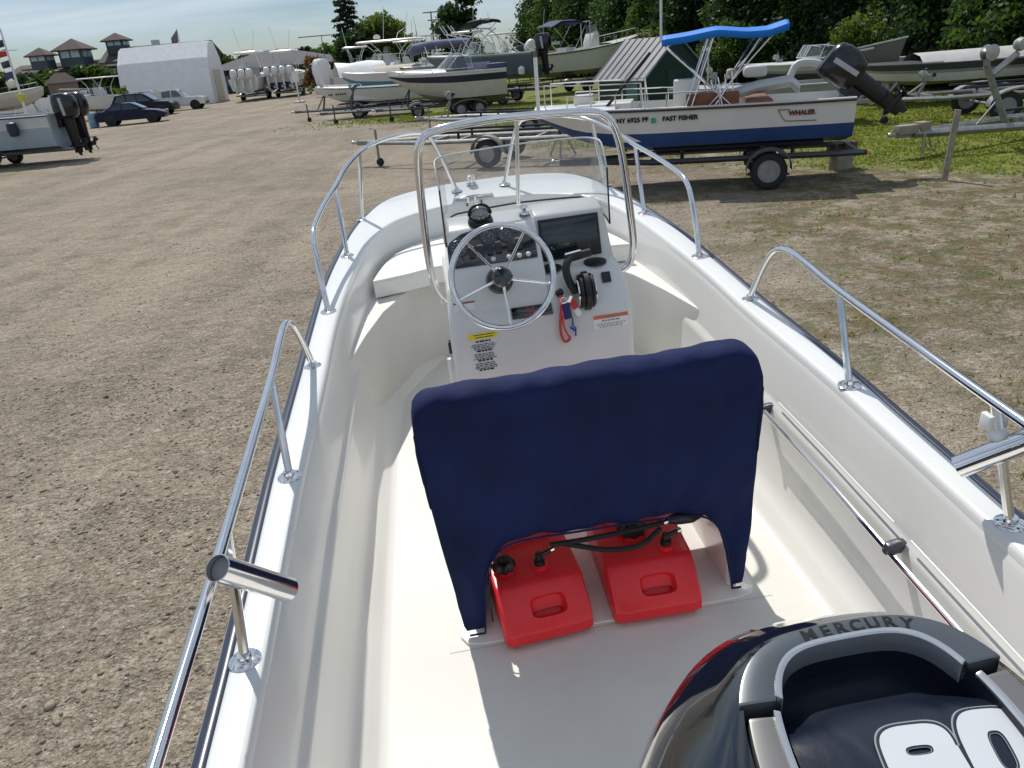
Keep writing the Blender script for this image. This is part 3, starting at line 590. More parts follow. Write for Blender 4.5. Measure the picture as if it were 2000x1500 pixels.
# grab rail
P = [(-.318, 1.93, .755), (-.345, 1.925, .775), (-.372, 1.92, .84), (-.378, 1.915, .97), (-.368, 1.905, 1.20), (-.357, 1.895, 1.34), (-.335, 1.89, 1.402), (-.275, 1.885, 1.432), (-.10, 1.88, 1.445), (.10, 1.88, 1.440), (.30, 1.885, 1.425), (.375, 1.89, 1.395), (.412, 1.895, 1.32), (.436, 1.905, 1.18), (.458, 1.915, .97), (.462, 1.92, .87), (.445, 1.925, .80), (.395, 1.93, .765)]
b = MB(); b.tube(P, .0155, 14, smooth=110); gr_ = b.build('grab_rail', CHROME, boat)
b = MB(); b.tube([(.028, 1.885, 1.44), (.03, 2.03, 1.22), (.03, 2.13, 1.06)], .0085, 10); b.build('windshield_brace', mat('brace_metal', (.85, .84, .80), .25, .6), gr_)  # brace is chrome; its white reflection is put into the metal colour
for x in (-.325, .405):
    b = MB(); b.lathe([(.024, 0), (.022, .006), (.017, .012)], (x-(.02 if x < 0 else -.0)*1, 1.93, .757), ax=(-1 if x < 0 else 1, 0, .1), seg=16); b.build('rail_foot', WHITE, gr_)

# ---- seat under its cover: two side panels and base
seat = MB(); seat.box((.035, 1.10, .46), (.78, .44, .13)); seat = seat.build('helm_seat', GEL, boat, bevel=.03)
for x in (-.392, .462):
    b = MB(); b.prism([(.815, 0), (1.30, 0), (1.30, .44), (.93, .45), (.86, .33), (.825, .14)], x-.019, x+.019, 'x'); b.build('seat_side_panel', GEL, seat, bevel=.012, seg=3)
b = MB(); b.box((.035, .89, .64), (.80, .03, .30)); b.build('seat_back', VINYL, seat, bevel=.015)
b = MB(); pl = [(-.435+0*k, .77) for k in range(1)]; b.prism([(-.46, .80), (-.44, .765), (-.39, .755), (.46, .755), (.51, .765), (.53, .80), (.53, 1.36), (-.46, 1.36)], 0.0, .010); b.build('seat_plinth', GEL, seat, bevel=.006)
b = MB(); b.tube([(-.5, .745, .0008), (.57, .745, .0008)], .0010, 4);  b.build('deck_seam', mat('seam_grey', (.35, .34, .32), .8), boat)

# ================================================================ things standing in the boat
def in_boat(name, label, cat, p=(0, 0, 0), group=None):
    o = thing(name, label, cat, group=group); o.matrix_world = boat.matrix_world @ Matrix.Translation(p); return o
# navy canvas cover
nu, nv = 120, 70
def cover_pt(u, v):   # u across -1..1, v from bottom hem (0) over the top (1) and down the front (2)
    hw_t, hw_b = .515, .462; cx = .026
    vv = v if v <= 1 else 2-v
    zt = .892; z = vv*zt
    r = .058      # rounded top corners
    hw = hw_b+(hw_t-hw_b)*min(1, (z/.72))**.8
    x = u*hw
    # the corner rounding pulls the outer columns down
    k = max(0, abs(u)-(1-r/hw*1.25))/(r/hw*1.25)
    z -= (1-math.sqrt(max(0, 1-k*k)))*r*1.2*vv**3
    yb = .792+.035*(z/.86); thick = .115*min(1, .4+vv)
    s = v-1
    y = yb if v <= 1 else yb+thick
    # round over the top ridge
    if vv > .93:
        q = (vv-.93)/.07; ang = q*math.pi/2
        if v <= 1: y = yb+(thick/2)*(1-math.cos(ang)); z = z-(vv-.93)*zt+.042*math.sin(ang)+.0
        else: y = yb+thick-(thick/2)*(1-math.cos(ang)); z = z-(vv-.93)*zt+.042*math.sin(ang)
    return x+cx, y, z
def arch(x):          # height of the cut-out in the back panel
    a, bb = -.372, .445
    if x < a or x > bb: return 0
    t = (x-a)/(bb-a); return (.352-.02*(t-.5))*min(1, (1-abs(2*t-1)**9))**.5
V = []; vs = list(np.linspace(0, .93, 44))+list(np.linspace(.94, 1.06, 13))+list(np.linspace(1.08, 2, 14))
us = np.linspace(-1, 1, nu); nv = len(vs)
for j, v_ in enumerate(vs):
    for i, u in enumerate(us):
        x, y, z = cover_pt(u, v_)
        if v_ <= .93:
            a_ = arch(x); t = v_/.93; zt_ = cover_pt(u, .93)[2]; hem = .012+.02*abs(math.sin(u*5)); z = max(a_, hem)*(1-t)+zt_*t
            y = .792+.035*(z/.86)
        if v_ > 1.06: z = max(z, .40)
        # folds: long soft wrinkles fanning from the top corners, and a belly
        w = .0085*math.sin(11*u+3.2*z*4+1.5*math.sin(4*u))*(.35+.65*(1-z/.87))+.0045*math.sin(27*u-9*z+2*math.sin(9*z))+.004*math.sin(60*z+7*u)*max(0, z-.6)*2
        w += .012*math.exp(-((abs(u)-.86)/.07)**2)*math.sin(14*z+u)
        y += (-w if v_ <= 1 else w)
        z += .002*math.sin(9*u+1) if .93 < v_ < 1.07 else 0
        V.append((x, y, z))
Fc = [(j*nu+i, j*nu+i+1, (j+1)*nu+i+1, (j+1)*nu+i) for j in range(nv-1) for i in range(nu-1)]
for j in range(nv//2):   # close the two sides
    for e in (0, nu-1): Fc.append((j*nu+e, (j+1)*nu+e, (nv-2-j)*nu+e, (nv-1-j)*nu+e))
b = MB(); b.add(V, Fc); sc_ = in_boat('seat_cover', 'navy blue canvas cover pulled over the helm seat of the foreground boat', 'cover')
cv = b.build('canvas', NAVY, sc_, angle=70, weld=True); x_ = cv.modifiers.new('thick', 'SOLIDIFY'); x_.thickness = .004
ts = bpy.data.textures.new('wr', 'CLOUDS'); ts.noise_scale = .16; ts.noise_depth = 2; dm = cv.modifiers.new('wrinkle', 'DISPLACE'); dm.texture = ts; dm.strength = .004; dm.mid_level = .5; dm.texture_coords = 'LOCAL'
b = MB(); 
hp = [(us_*.46+.026, .789, max(arch(us_*.46+.026), .014)+.004) for us_ in np.linspace(-.99, .99, 90)]
b.tube(hp, .0035, 6); b.build('hem_piping', NAVY, sc_)
# bow cushion
ce = [(.70, 2.86), (.52, 2.90), (.36, 2.96), (.0, 2.98)]
sidec = [(float(INN[i][0]-.052), float(INN[i][1]-.04)) for i in range(NS) if INN[i][1] > 2.90 and INN[i][0] > .02]
poly = ce[::-1]+sidec; poly = poly+[(-x, y) for x, y in poly[::-1] if x > .001]
b = MB(); b.prism(poly, .487, .585); cu = in_boat('bow_cushion', 'white vinyl cushion filling the bow ahead of the console', 'cushion'); b.build('cushion_pad', VINYL, cu, bevel=.02, seg=4)
b = MB(); b.tube([(x*.998, y+.0, .572) for x, y in poly], .004, 5, closed=True); b.build('piping', WHITE, cu)
b = MB(); b.box((0, 2.42, .30), (.52, .22, .58)); b.build('console_front_seat', GEL, console, bevel=.03)

# red fuel tanks
def tank(x0, y0, rz, label, big_cap):
    t = in_boat('fuel_tank', label, 'fuel tank', (x0, y0, 0.011), 'red fuel tanks under the seat'); t.matrix_world = t.matrix_world @ Matrix.Rotation(rz, 4, 'Z')
    w, L, h = .290, .46, .160
    prof = [(.005, .0), (-.012, .02), (-.010, .055), (.012, .085), (.095, h-.006), (.12, h), (L, h), (L, 0)]    # y, z : sloping aft face
    b = MB(); rings = []
    for k, (s, sh) in enumerate(((-1, .90), (-.97, .97), (-.80, 1), (.80, 1), (.97, .97), (1, .90))):
        rings.append([(s*w/2, L/2+(y-L/2)*sh, h/2+(z-h/2)*sh) for y, z in prof])
    b.loft(rings); body = b.build('tank_body', RED, t, bevel=.018, seg=3)
    # moulded grip recess cut into the sloping face
    n_ = Vector((0, -.745, .667)).normalized(); u_ = Vector((1, 0, 0)); vd = n_.cross(u_)
    c_ = Vector((.012, .050, h*.62))
    def cut(cc, wx_, wz_, d0, d1, e):
        b = MB(); rg = []
        for dep, k_ in ((d0, .80), (d0*.5, .95), (d1, 1.05)):
            rg.append([cc+u_*(wx_*k_*math.copysign(abs(math.cos(a))**e, math.cos(a)))+vd*(wz_*k_*math.copysign(abs(math.sin(a))**e, math.sin(a)))+n_*dep for a in np.linspace(0, 2*math.pi, 25)[:-1]])
        b.loft(rg); cu_ = b.build('cutter', RED, t); mo = body.modifiers.new('cut', 'BOOLEAN'); mo.object = cu_; mo.solver = 'EXACT'
        bpy.context.view_layer.update(); dg = bpy.context.evaluated_depsgraph_get(); me = bpy.data.meshes.new_from_object(body.evaluated_get(dg)); body.modifiers.clear(); body.data = me; bpy.data.objects.remove(cu_)
    cut(c_, .058, .034, -.016, .03, .5); cut(c_-vd*(.020 if vd.z > 0 else -.020), .052, .011, -.034, .02, .6)
    body.data.polygons.foreach_set('use_smooth', [True]*len(body.data.polygons)); body.data.set_sharp_from_angle(angle=R(40))
    # filler cap, vent and outlet fitting
    b = MB(); cx, cy = (-.095, .19); r = .036 if not big_cap else .046
    b.lathe([(r*1.0, h-.004), (r, h+.008), (r*.8, h+.012)], (cx if not big_cap else -.02, cy if not big_cap else .25, 0), seg=20); b.build('filler_neck', RED, t)
    b = MB(); q = Vector((cx if not big_cap else -.02, cy if not big_cap else .25, h+.008)); 
    rgs = []
    for z_, k_ in ((0, 1), (.022, 1), (.030, .85), (.030, .45), (.046, .42), (.048, .3)):
        rgs.append([(q.x+r*k_*(1+.09*math.cos(8*a))*math.cos(a), q.y+r*k_*(1+.09*math.cos(8*a))*math.sin(a), q.z+z_) for a in np.linspace(0, 2*math.pi, 33)[:-1]])
    b.loft(rgs); b.build('filler_cap', BLACK, t)
    b = MB(); b.lathe([(.026, h-.004), (.026, h+.010), (.020, h+.014)], (.02, .165, 0) if not big_cap else (.07, .15, 0), seg=18); b.build('outlet_boss', RED, t)
    b = MB(); ox, oy = (.02, .165) if not big_cap else (.07, .15); b.lathe([(.019, h+.012), (.019, h+.03), (.012, h+.034), (.012, h+.055), (0, h+.057)], (ox, oy, 0), seg=14)
    b.cyl((ox, oy, h+.045), (ox+.055, oy+.012, h+.052), .008, 8); b.build('outlet_fitting', BLACK, t)
    b = MB(); b.cyl((ox+.042, oy+.010, h+.050), (ox+.054, oy+.012, h+.052), .0095, 10); b.build('hose_clip', CHROME, t)
    b = MB(); b.tube([(-.10, .33, h+.0), (-.09, .33, h+.035), (.09, .35, h+.035), (.10, .35, h)], .013, 8); b.build('carry_handle', RED, t)
    return t
tank(-.175, .715, R(5), 'red portable fuel tank on the port side under the covered seat', False)
tank(.180, .722, R(-1), 'red portable fuel tank on the starboard side under the covered seat, wide black cap', True)
b = MB(); b.tube([(-.13, .865, .265), (-.02, .865, .262), (.10, .87, .262), (.20, .865, .272), (.26, .87, .275), (.33, .88, .265), (.38, .90, .255), (.425, .90, .29), (.42, .93, .37), (.40, 1.0, .42)], .0088, 8, smooth=60)
b.tube([(-.10, .868, .265), (-.03, .855, .245), (.06, .835, .228), (.16, .835, .228), (.235, .865, .255)], .0088, 8, smooth=40)
b.tube([(-.34, .85, .24), (-.325, .82, .27), (-.345, .78, .20), (-.35, .79, .06)], .0025, 6, smooth=20)
hs = in_boat('fuel_hose', 'black rubber fuel hoses looped over both red tanks', 'hose'); b.build('hose', RUBBER, hs)
b = MB(); b.tube([(.26, .87, .278), (.295, .875, .280), (.345, .885, .268), (.375, .895, .258)], [.012, .025, .024, .012], 12); b.build('primer_bulb', BLACK, hs)
b = MB(); b.cyl((.245, .868, .274), (.258, .870, .276), .0115, 10); b.build('hose_clamp', CHROME, hs)
b = MB(); b.cyl((.378, .898, .256), (.388, .902, .26), .0115, 10); b.build('hose_clamp', CHROME, hs)

# keys with lanyard hanging from the console
kl = in_boat('key_lanyard', 'red coiled safety lanyard and keys with a blue float hanging from the console', 'keys')
k0 = sp(.115, .060, .01)
b = MB(); b.lathe([(.016, 0), (.016, .012), (.011, .016), (.011, .03), (0, .031)], k0, ax=sln, seg=14); b.build('ignition_key', BLACK, kl)
b = MB(); b.tube([k0+Vector((0, -.03, .0)), (.105, 1.70, .73), (.100, 1.712, .68), (.098, 1.712, .62), (.110, 1.712, .585), (.130, 1.712, .590), (.132, 1.712, .605)], .0055, 8, smooth=50)
b.tube([(.108, 1.706, .70), (.112, 1.708, .65), (.124, 1.710, .615), (.132, 1.712, .60)], .004, 8, smooth=20); b.build('lanyard_cord', REDB, kl)
b = MB(); b.box((.128, 1.705, .718), (.032, .014, .07), ry=R(-6)); b.build('float', mat('float_blue', (.01, .02, .12), .5), kl, bevel=.005)
b = MB(); b.box((.158, 1.712, .738), (.024, .014, .036), ry=R(-28)); b.build('red_tag', REDB, kl, bevel=.004)
b = MB(); b.box((.172, 1.708, .705), (.024, .012, .034), ry=R(-28)); b.build('white_tag', DECAL, kl, bevel=.003)
b = MB(); b.tube([(.150, 1.714, .68), (.150, 1.716, .645), (.160, 1.716, .635), (.158, 1.716, .60)], .0035, 6); b.tube([(.140, 1.716, .64), (.155, 1.716, .625)], .005, 6); b.build('whistle', mat('whistle_blue', (.01, .06, .35), .4), kl)
b = MB(); b.tube([(.118+.012*math.cos(a), 1.70, .765+.012*math.sin(a)) for a in np.linspace(0, 6.2, 14)], .0012, 5, closed=True); b.box((.14, 1.703, .76), (.012, .003, .04), ry=.5); b.build('key', CHROME, kl)

# ================================================================ outboard motor (bolted to this boat)
EX, EY, EZ = .065, -.405, 1.12
def cowl_outline(dx, dy, e, n=96):
    a, yf, yb = .350-dx, .010-dy, -.68+dy; pts = []
    for k in range(n):
        t = 2*math.pi*k/n; c_, s_ = math.cos(t), math.sin(t)
        x = a*math.copysign(abs(c_)**(2/e), c_); y = (yf+yb)/2+(yf-yb)/2*math.copysign(abs(s_)**(2/(e-.1)), s_)
        x *= 1-.14*max(0, (-y-.30)/.36)      # narrows aft
        pts.append((x, y-.22*x*x))
    return pts
def cz(x, v, base):      # crown: highest towards the front, falls aft and to the sides
    return base-.20*max(0, -v-.06)**1.25-.35*x*x
def eng(p): return (EX+p[0], EY+p[1], EZ+p[2])
rg = []
for dx, dy, e, z in ((.12, -.06, 2.2, -.42), (.06, -.105, 2.2, -.33), (.010, -.125, 2.2, -.24), (.010, -.120, 2.2, -.18), (.028, -.100, 2.3, -.138), (.058, -.066, 2.5, -.098), (.098, -.028, 2.7, -.060), (.140, .004, 3.0, -.030), (.162, .024, 3.3, -.010), (.180, .046, 3.6, .002)):
    rg.append([eng((x, y, (cz(x, y, z) if z > -.11 else z-.03))) for x, y in cowl_outline(dx, dy, e)])
outb = MB(); outb.loft(rg, cap=False); outb = outb.build('outboard_motor', BLACKG, boat, angle=60)
outb['label'] = 'glossy black cowled outboard motor with grey trim'
def ring_band(o0, o1, z0, z1, keep, name, m, parent=outb, n=240, bev=.003):
    A, B_ = cowl_outline(*o0, n), cowl_outline(*o1, n); b = MB(); run = []; runs = []
    for k in range(n+1):
        kk = k % n
        if keep(*[(A[kk][i]+B_[kk][i])/2 for i in (0, 1)]) and k < n: run.append(kk)
        elif run: runs.append(run); run = []
    if len(runs) > 1 and runs[0][0] == 0 and runs[-1][-1] == n-1: runs[0] = runs.pop()+runs[0]
    o = None
    for r_ in runs:
        rr = []; b = MB()
        for kk in r_:
            a, c = A[kk], B_[kk]; za, zc = cz(*a, z0), cz(*c, z1)
            rr.append([eng((a[0], a[1], za-.03)), eng((a[0], a[1], za)), eng((c[0], c[1], zc)), eng((c[0], c[1], zc-.03))])
        b.loft(rr); o = b.build(name, m, parent, bevel=bev, angle=40)
    return o
front = lambda x, y: y > -.122; sides = lambda x, y: y <= -.129
OUTB, INB = (.172, .046, 3.5), (.224, .068, 4.2)
ring_band(OUTB, INB, .006, .004, front, 'trim_band', GRAYT)
ring_band((.223, .066, 4.1), (.231, .073, 4.2), .0062, .0035, front, 'trim_highlight', SILV, bev=.002)
ring_band((.184, .050, 3.6), (.221, .070, 4.1), .004, .001, sides, 'side_trim', mat('trim_grey_warm', (.22, .215, .21), .35, .4, var=.15))
ring_band((.216, .066, 4.0), (.225, .071, 4.1), .005, .002, sides, 'side_highlight', SILV, bev=.0015)
# dished centre panel: deep behind the front band, rising aft
b = MB(); rg = []
def panel_z(x, y):
    base = cz(x, y, -.008); t = np.clip((-y-.10)/.07, 0, 1); return base-.045*(1-t*t*(3-2*t))
for i_, (dx, dy) in enumerate(((.228, .070), (.229, .071), (.235, .076), (.251, .092), (.266, .122), (.284, .162), (.309, .212), (.33, .29))):
    rg.append([eng((x, y, (cz(x, y, 0) if i_ == 0 else panel_z(x, y)))) for x, y in cowl_outline(dx, dy, 4.4)])
b.loft(rg, cap=False); b.add(rg[-1], [tuple(range(96))]); b.build('badge_panel', mat('panel_navy_black', (.008, .013, .026), .3, var=.3, vscale=9, bump=.02, bscale=200), outb, angle=60)
b = MB(); rg = []
for z, hw, y0, y1 in ((.0, .19, -.06, -.52), (-.18, .16, -.10, -.46), (-.30, .09, -.14, -.40), (-.75, .07, -.16, -.40)):
    rg.append([eng((hw*math.copysign(abs(math.cos(a))**.6, math.cos(a)), (y0+y1)/2+(y0-y1)/2*math.copysign(abs(math.sin(a))**.6, math.sin(a)), z-.40)) for a in np.linspace(0, 2*math.pi, 25)[:-1]])
b.loft(rg); b.build('midsection', BLACK, outb)
# carrying handle and front latch bits at the port front of the cowl
b = MB(); b.tube([eng((-.27, -.20, -.14)), eng((-.315, -.16, -.16)), eng((-.315, -.10, -.18)), eng((-.285, -.075, -.22))], .013, 10, smooth=20); b.build('side_grip', BLACKG, outb)
b = MB(); b.box(eng((0, .05, -.38)), (.22, .16, .16)); b.box(eng((-.10, .03, -.55)), (.04, .10, .30)); b.box(eng((.10, .03, -.55)), (.04, .10, .30)); b.build('mount_bracket', BLACK, outb, bevel=.01)
# lettering that follows the cowl
def on_cowl(b, cx, cy, rot, f, h):
    c_, s_ = math.cos(rot), math.sin(rot); nv_ = []
    for x, y, z in b.v:
        X_ = cx+x*c_-y*s_; Y_ = cy+x*s_+y*c_; nv_.append(eng((X_, Y_, f(X_, Y_)+h+max(0, z))))
    b.v = nv_
word = 'MERCURY'; wd = [.0285, .0225, .0235, .0240, .0240, .0235, .0225]; al = []; ol = cowl_outline(.210, .0575, 4.0, 600); cur = -sum(wd)/2*.83+.017
for ch, w_ in zip(word, wd):
    x = cur+w_*.83/2; cur += w_*.83
    j = min((k for k in range(600) if ol[k][1] > -.2), key=lambda k: abs(ol[k][0]-x)); j2, j3 = ol[(j-4) % 600], ol[(j+4) % 600]
    rot = math.atan2(j2[1]-j3[1], j2[0]-j3[0]); t_ = text_mb(ch, .0235, off=.0007, ext=.0001); on_cowl(t_, x, ol[j][1]-.001, rot, lambda a, c: cz(a, c, .0056), 0); al.append(t_)
for t_ in al: t_.build('letter', INK, outb, smooth=False)
def round_shape(w, h, e=3.2, n=44): return [(w/2*math.copysign(abs(math.cos(a))**(2/e), math.cos(a)), h/2*math.copysign(abs(math.sin(a))**(2/e), math.sin(a))) for a in np.linspace(0, 2*math.pi, n+1)[:-1]]
def strip_ring(b, A, B_, m): 
    n = len(A); b.add([(x, y, 0) for x, y in A]+[(x, y, 0) for x, y in B_], [(i, (i+1) % n, n+(i+1) % n, n+i) for i in range(n)], m)
def digit(ch, cx, cy, rot):
    for lay, (g_, mt, h) in enumerate(((.0055, mat('digit_outline', (.30, .34, .38), .4), .0012), (.0035, mat('digit_gap', (.015, .02, .03), .5), .0018), (0, mat('digit_white', (.62, .65, .68), .4), .0024))):
        b = MB(); sh = lambda P: [(.84*(x+y*.10), .93*y) for x, y in P]
        if ch == '0': strip_ring(b, sh(round_shape(.092+2*g_, .100+2*g_)), sh(round_shape(.024-g_, .046-g_)), 0)
        else:
            up = [(x, y+.017) for x, y in round_shape(.092+2*g_, .066+2*g_, 3.4)]; uh = [(x, y+.020) for x, y in round_shape(.034-g_, .011-g_*.8, 3)]
            strip_ring(b, sh(up), sh(uh), 0)
            lo = [(.040+g_, .02), (.046+g_, -.030), (.034, -.049-g_), (-.040-g_, -.049-g_), (-.044-g_, -.024+g_), (.006, -.024+g_), (.014-g_, -.012), (.014-g_, .0)]
            b.add([(x+y*.10, y, .0) for x, y in lo], [tuple(range(len(lo)))])
        on_cowl(b, cx, cy, rot, lambda a, c: float(panel_z(a, c)), h); b.build('digit', mt, outb, smooth=False)
digit('9', .004, -.217, R(-4)); digit('0', .090, -.213, R(-4))


def W(u, v, Y):      # unprojects image pixel u, v through the camera to the point at distance Y
    a, b = (u-1000)/1501.92, (750-v)/1501.92; r = [a*0.996407+b*0.084695+-0.0, a*-0.033754+b*0.397109+0.917151, a*-0.077678+b*0.913855+-0.398541]
    return (r[0]*Y/r[1], Y, 2.6+r[2]*Y/r[1])
# ================================================================ parked boats, trailers, vehicles
TYRE = mat('tyre', (.022, .022, .023), .8, var=.35, bump=.3, bscale=40)
def wheel_at(parent, c, r=.31, w=.19, rim=GALV, ax=(0, 1, 0), name='wheel'):
    b = MB(); b.lathe([(r*.62, -w/2), (r*.88, -w/2), (r, -w*.36), (r, w*.36), (r*.88, w/2), (r*.62, w/2), (r*.6, 0)], c, ax=ax, seg=24); o = b.build(name, TYRE, parent)
    b = MB(); b.lathe([(r*.63, -w*.42), (r*.60, -w*.30), (r*.30, -w*.22), (r*.16, -w*.38), (0, -w*.40)], c, ax=ax, seg=20)
    b.lathe([(r*.63, w*.42), (r*.60, w*.30), (r*.30, w*.22), (r*.16, w*.38), (0, w*.40)], c, ax=ax, seg=20)
    q = Vector((0, 0, 1)).rotation_difference(Vector(ax))
    for s in (-1, 1):
        for k in range(6):
            a = k*math.pi/3; p = Vector(c)+q @ Vector((r*.44*math.cos(a), r*.44*math.sin(a), s*w*.27)); b.box(p, (r*.12, w*.03 if ax[1] else r*.12, r*.12))
    b.build('rim', rim, o); return o
def outboard(parent, p, h=1.55, tilt=0, yaw=0, m=BLACK, cowl=BLACKB, stripe=None, covered=False, facing=-1):
    """p = transom clamp point; motor hangs behind (facing -x in the boat's frame)"""
    s = h/1.55
    M = Matrix.Translation(p) @ Matrix.Rotation(yaw, 4, 'Z') @ Matrix.Rotation(tilt, 4, 'Y') @ Matrix.Scale(s, 4)
    b = MB(); rg = []
    for z, cx, lx, wy_, e in ((.02, -.24, .22, .15, 2.6), (.08, -.26, .27, .19, 2.8), (.22, -.27, .30, .205, 3), (.42, -.265, .30, .20, 3), (.54, -.25, .275, .18, 2.8), (.60, -.235, .22, .13, 2.4), (.615, -.225, .10, .06, 2)):
        rg.append([(cx+lx*math.copysign(abs(math.cos(a))**(2/e), math.cos(a)), wy_*math.copysign(abs(math.sin(a))**(2/e), math.sin(a)), z) for a in np.linspace(0, 2*math.pi, 25)[:-1]])
    b.loft(rg); o = b.build('outboard_motor', cowl, parent, xf=M)
    b = MB(); rg = []
    for z, cx, lx, wy_ in ((.04, -.24, .15, .12), (-.25, -.25, .13, .09), (-.55, -.26, .12, .05), (-.68, -.27, .12, .035), (-.82, -.27, .10, .02)):
        rg.append([(cx+lx*math.copysign(abs(math.cos(a))**.8, math.cos(a)), wy_*math.copysign(abs(math.sin(a))**.8, math.sin(a)), z) for a in np.linspace(0, 2*math.pi, 17)[:-1]])
    b.loft(rg); b.box((-.36, 0, -.50), (.34, .17, .018)); b.tube([(-.08, 0, -.66), (-.14, 0, -.66), (-.44, 0, -.66), (-.50, 0, -.66)], [.015, .055, .055, .03], 12)
    b.prism([(-.20, -.70), (-.34, -.70), (-.33, -.90), (-.26, -.88)], -.008, .008, 'y'); b.build('drive_leg', m, o, xf=M)
    b = MB(); b.box((-.05, 0, -.02), (.14, .26, .30)); b.box((.02, 0, .02), (.05, .2, .22)); b.build('clamp_bracket', m, o, xf=M, bevel=.01)
    b = MB()
    for k in range(3):
        a = k*2.094; ca, sa = math.cos(a), math.sin(a)
        b.add([(-.47, .03*ca-.02*sa, -.66+.03*sa+.02*ca), (-.53, .15*ca-.09*sa, -.66+.15*sa+.09*ca), (-.47, .17*ca+.05*sa, -.66+.17*sa-.05*ca), (-.44, .04*ca+.05*sa, -.66+.04*sa-.05*ca)], [(0, 1, 2, 3)])
    pr = b.build('propeller', m, o, xf=M); md = pr.modifiers.new('t', 'SOLIDIFY'); md.thickness = .012
    if stripe:
        b = MB()
        for sy in (-1, 1): b = MB(); b.box((-.27, sy*.203, .30), (.075, .01, .42), ry=R(4)); b.build('cowl_stripe', stripe, o, xf=M, bevel=.003)
    return o
def hull(parent, L, B, D, z0, mats, bow=.45, pw=2.2, flare=.1, rise=.18, wl=(.30, .45, .62), blunt=0, name='hull', rake=.25, n=26, chine=.82):
    """x: stern -L/2 to bow L/2 ; mats: [bottom, lower side, stripe, upper side, cap, inside]"""
    rows = []; sh = []
    for i in range(n):
        t = i/(n-1); k = max(0, (t-bow)/(1-bow)); hb = B/2*(1-(1-blunt)*k**pw)*(.93+.07*min(1, t*3)); hb = max(hb, .01 if not blunt else B/2*blunt*(1 if t < .97 else .75))
        zs = z0+D*(1+rise*t*t); zk = z0+D*.86*max(0, (t-.62)/.38)**2.1; cb = hb*(chine-.32*k); zc = z0+D*(.20+.34*k*k)
        zc = max(zc, zk+.01); x = -L/2+L*t; st = lambda z: x-rake*D*k*(1-(z-z0)/D)
        f = lambda u: (cb+(hb-cb)*u**.8, zc+(zs-zc)*u)
        pr = [(0, zk)]+[(cb, zc)]+[f(u) for u in wl]+[(hb, zs)]
        rows.append([(st(z), y, z) for y, z in pr]); sh.append((x, hb, zs))
    b = MB(); k = len(rows[0]); full = [[(p[0], -p[1], p[2]) for p in r[::-1]]+r[1:] for r in rows]
    seq = [3, 2, 1, 0, 0]; mr = [3, 2, 1, 1, 0]
    # panels from the keel outwards: bottom, lower side, lower side, stripe, upper side
    side_m = [0, 1, 1, 2, 3]; mrow = side_m[::-1]+side_m
    b.loft(full, closed=False, mrow=mrow); b.add(full[0], [tuple(range(len(full[0])))], 1)
    o = b.build(name, mats, parent, angle=40); return o, sh
def deck(parent, sh, capw, sole, mats, fore=.62, camber=.06, name='deck'):
    """cap along the sheer, cockpit well aft of 'fore', closed foredeck beyond"""
    n = len(sh); nf = int(n*fore); b = MB(); R1 = []; 
    for x, hb, z in sh:
        i = max(.0, hb-capw); R1.append([(x, hb+.012, z-.03), (x, hb+.012, z+.006), (x, i, z+.012), (x, i, z-.03)])
    for s in (-1, 1): b.loft([[(p[0], s*p[1], p[2]) for p in r] for r in R1], closed=False, m=0)
    W = []
    for x, hb, z in sh[:nf+1]: i = max(0, hb-capw); W.append([(x, i, z-.02), (x, i*.97, sole), (x, -i*.97, sole), (x, -i, z-.02)])
    b.loft(W, closed=False, m=1); b.add(W[-1], [(0, 1, 2, 3)], 1)
    x, hb, z = sh[0]; i = hb-capw; b.add([(x-.001, -i, z), (x-.001, i, z), (x-.001, i, sole), (x-.001, -i, sole)], [(0, 1, 2, 3)], 1)
    Fd = []
    for x, hb, z in sh[nf:]: i = max(.001, hb-capw*.5); Fd.append([(x, i*math.cos(a), z+.008+camber*math.sin(a)) for a in np.linspace(0, math.pi, 9)])
    if len(Fd) > 1 and camber > 0: b.loft(Fd, closed=False, m=0)
    return b.build(name, mats, parent, angle=40)
def rubber_strake(parent, sh, m, r=.025, name='rub_rail'):
    b = MB(); P = [(x, hb+.015, z-.03) for x, hb, z in sh]; b.tube(P+[(p[0], -p[1], p[2]) for p in P[::-1]], r, 6); b.build(name, m, parent)
def railing(parent, sh, t0, t1, h, m=CHROME, inset=.08, posts=4, r=.013, both=True):
    b = MB(); n = len(sh); S_ = sh[int(n*t0):int(n*t1)]
    for s in ((-1, 1) if both else (-1,)):
        P = [(x, s*max(.05, hb-inset), z+h) for x, hb, z in S_]; b.tube([(P[0][0]-.05, P[0][1], S_[0][2])]+P, r, 6)
        for k in np.linspace(0, len(S_)-1, posts).astype(int): b.cyl((S_[k][0], P[k][1], S_[k][2]), P[k], r*.9, 6)
    return b.build('railing', m, parent)
def console_box(parent, x, sole, w=.7, h=1.15, m=WHITEB, glass=True, d=.6):
    b = MB(); b.prism([(x-d/2, sole), (x-d/2+.05, sole+h*.7), (x-d/2+.22, sole+h), (x+d/2-.05, sole+h), (x+d/2, sole)], -w/2, w/2, 'y'); o = b.build('console', m, parent, bevel=.03)
    if glass:
        b = MB(); v = [(x+.02, -w/2, sole+h), (x+d/2-.08, -w/2+.04, sole+h), (x+d/2-.08, w/2-.04, sole+h), (x+.02, w/2, sole+h)]; b.loft([[v[0], v[1], v[2], v[3]], [(p[0]-.10, p[1]*.92, p[2]+.45) for p in v]], closed=False); b.build('windscreen', CLEARG, o)
    return o
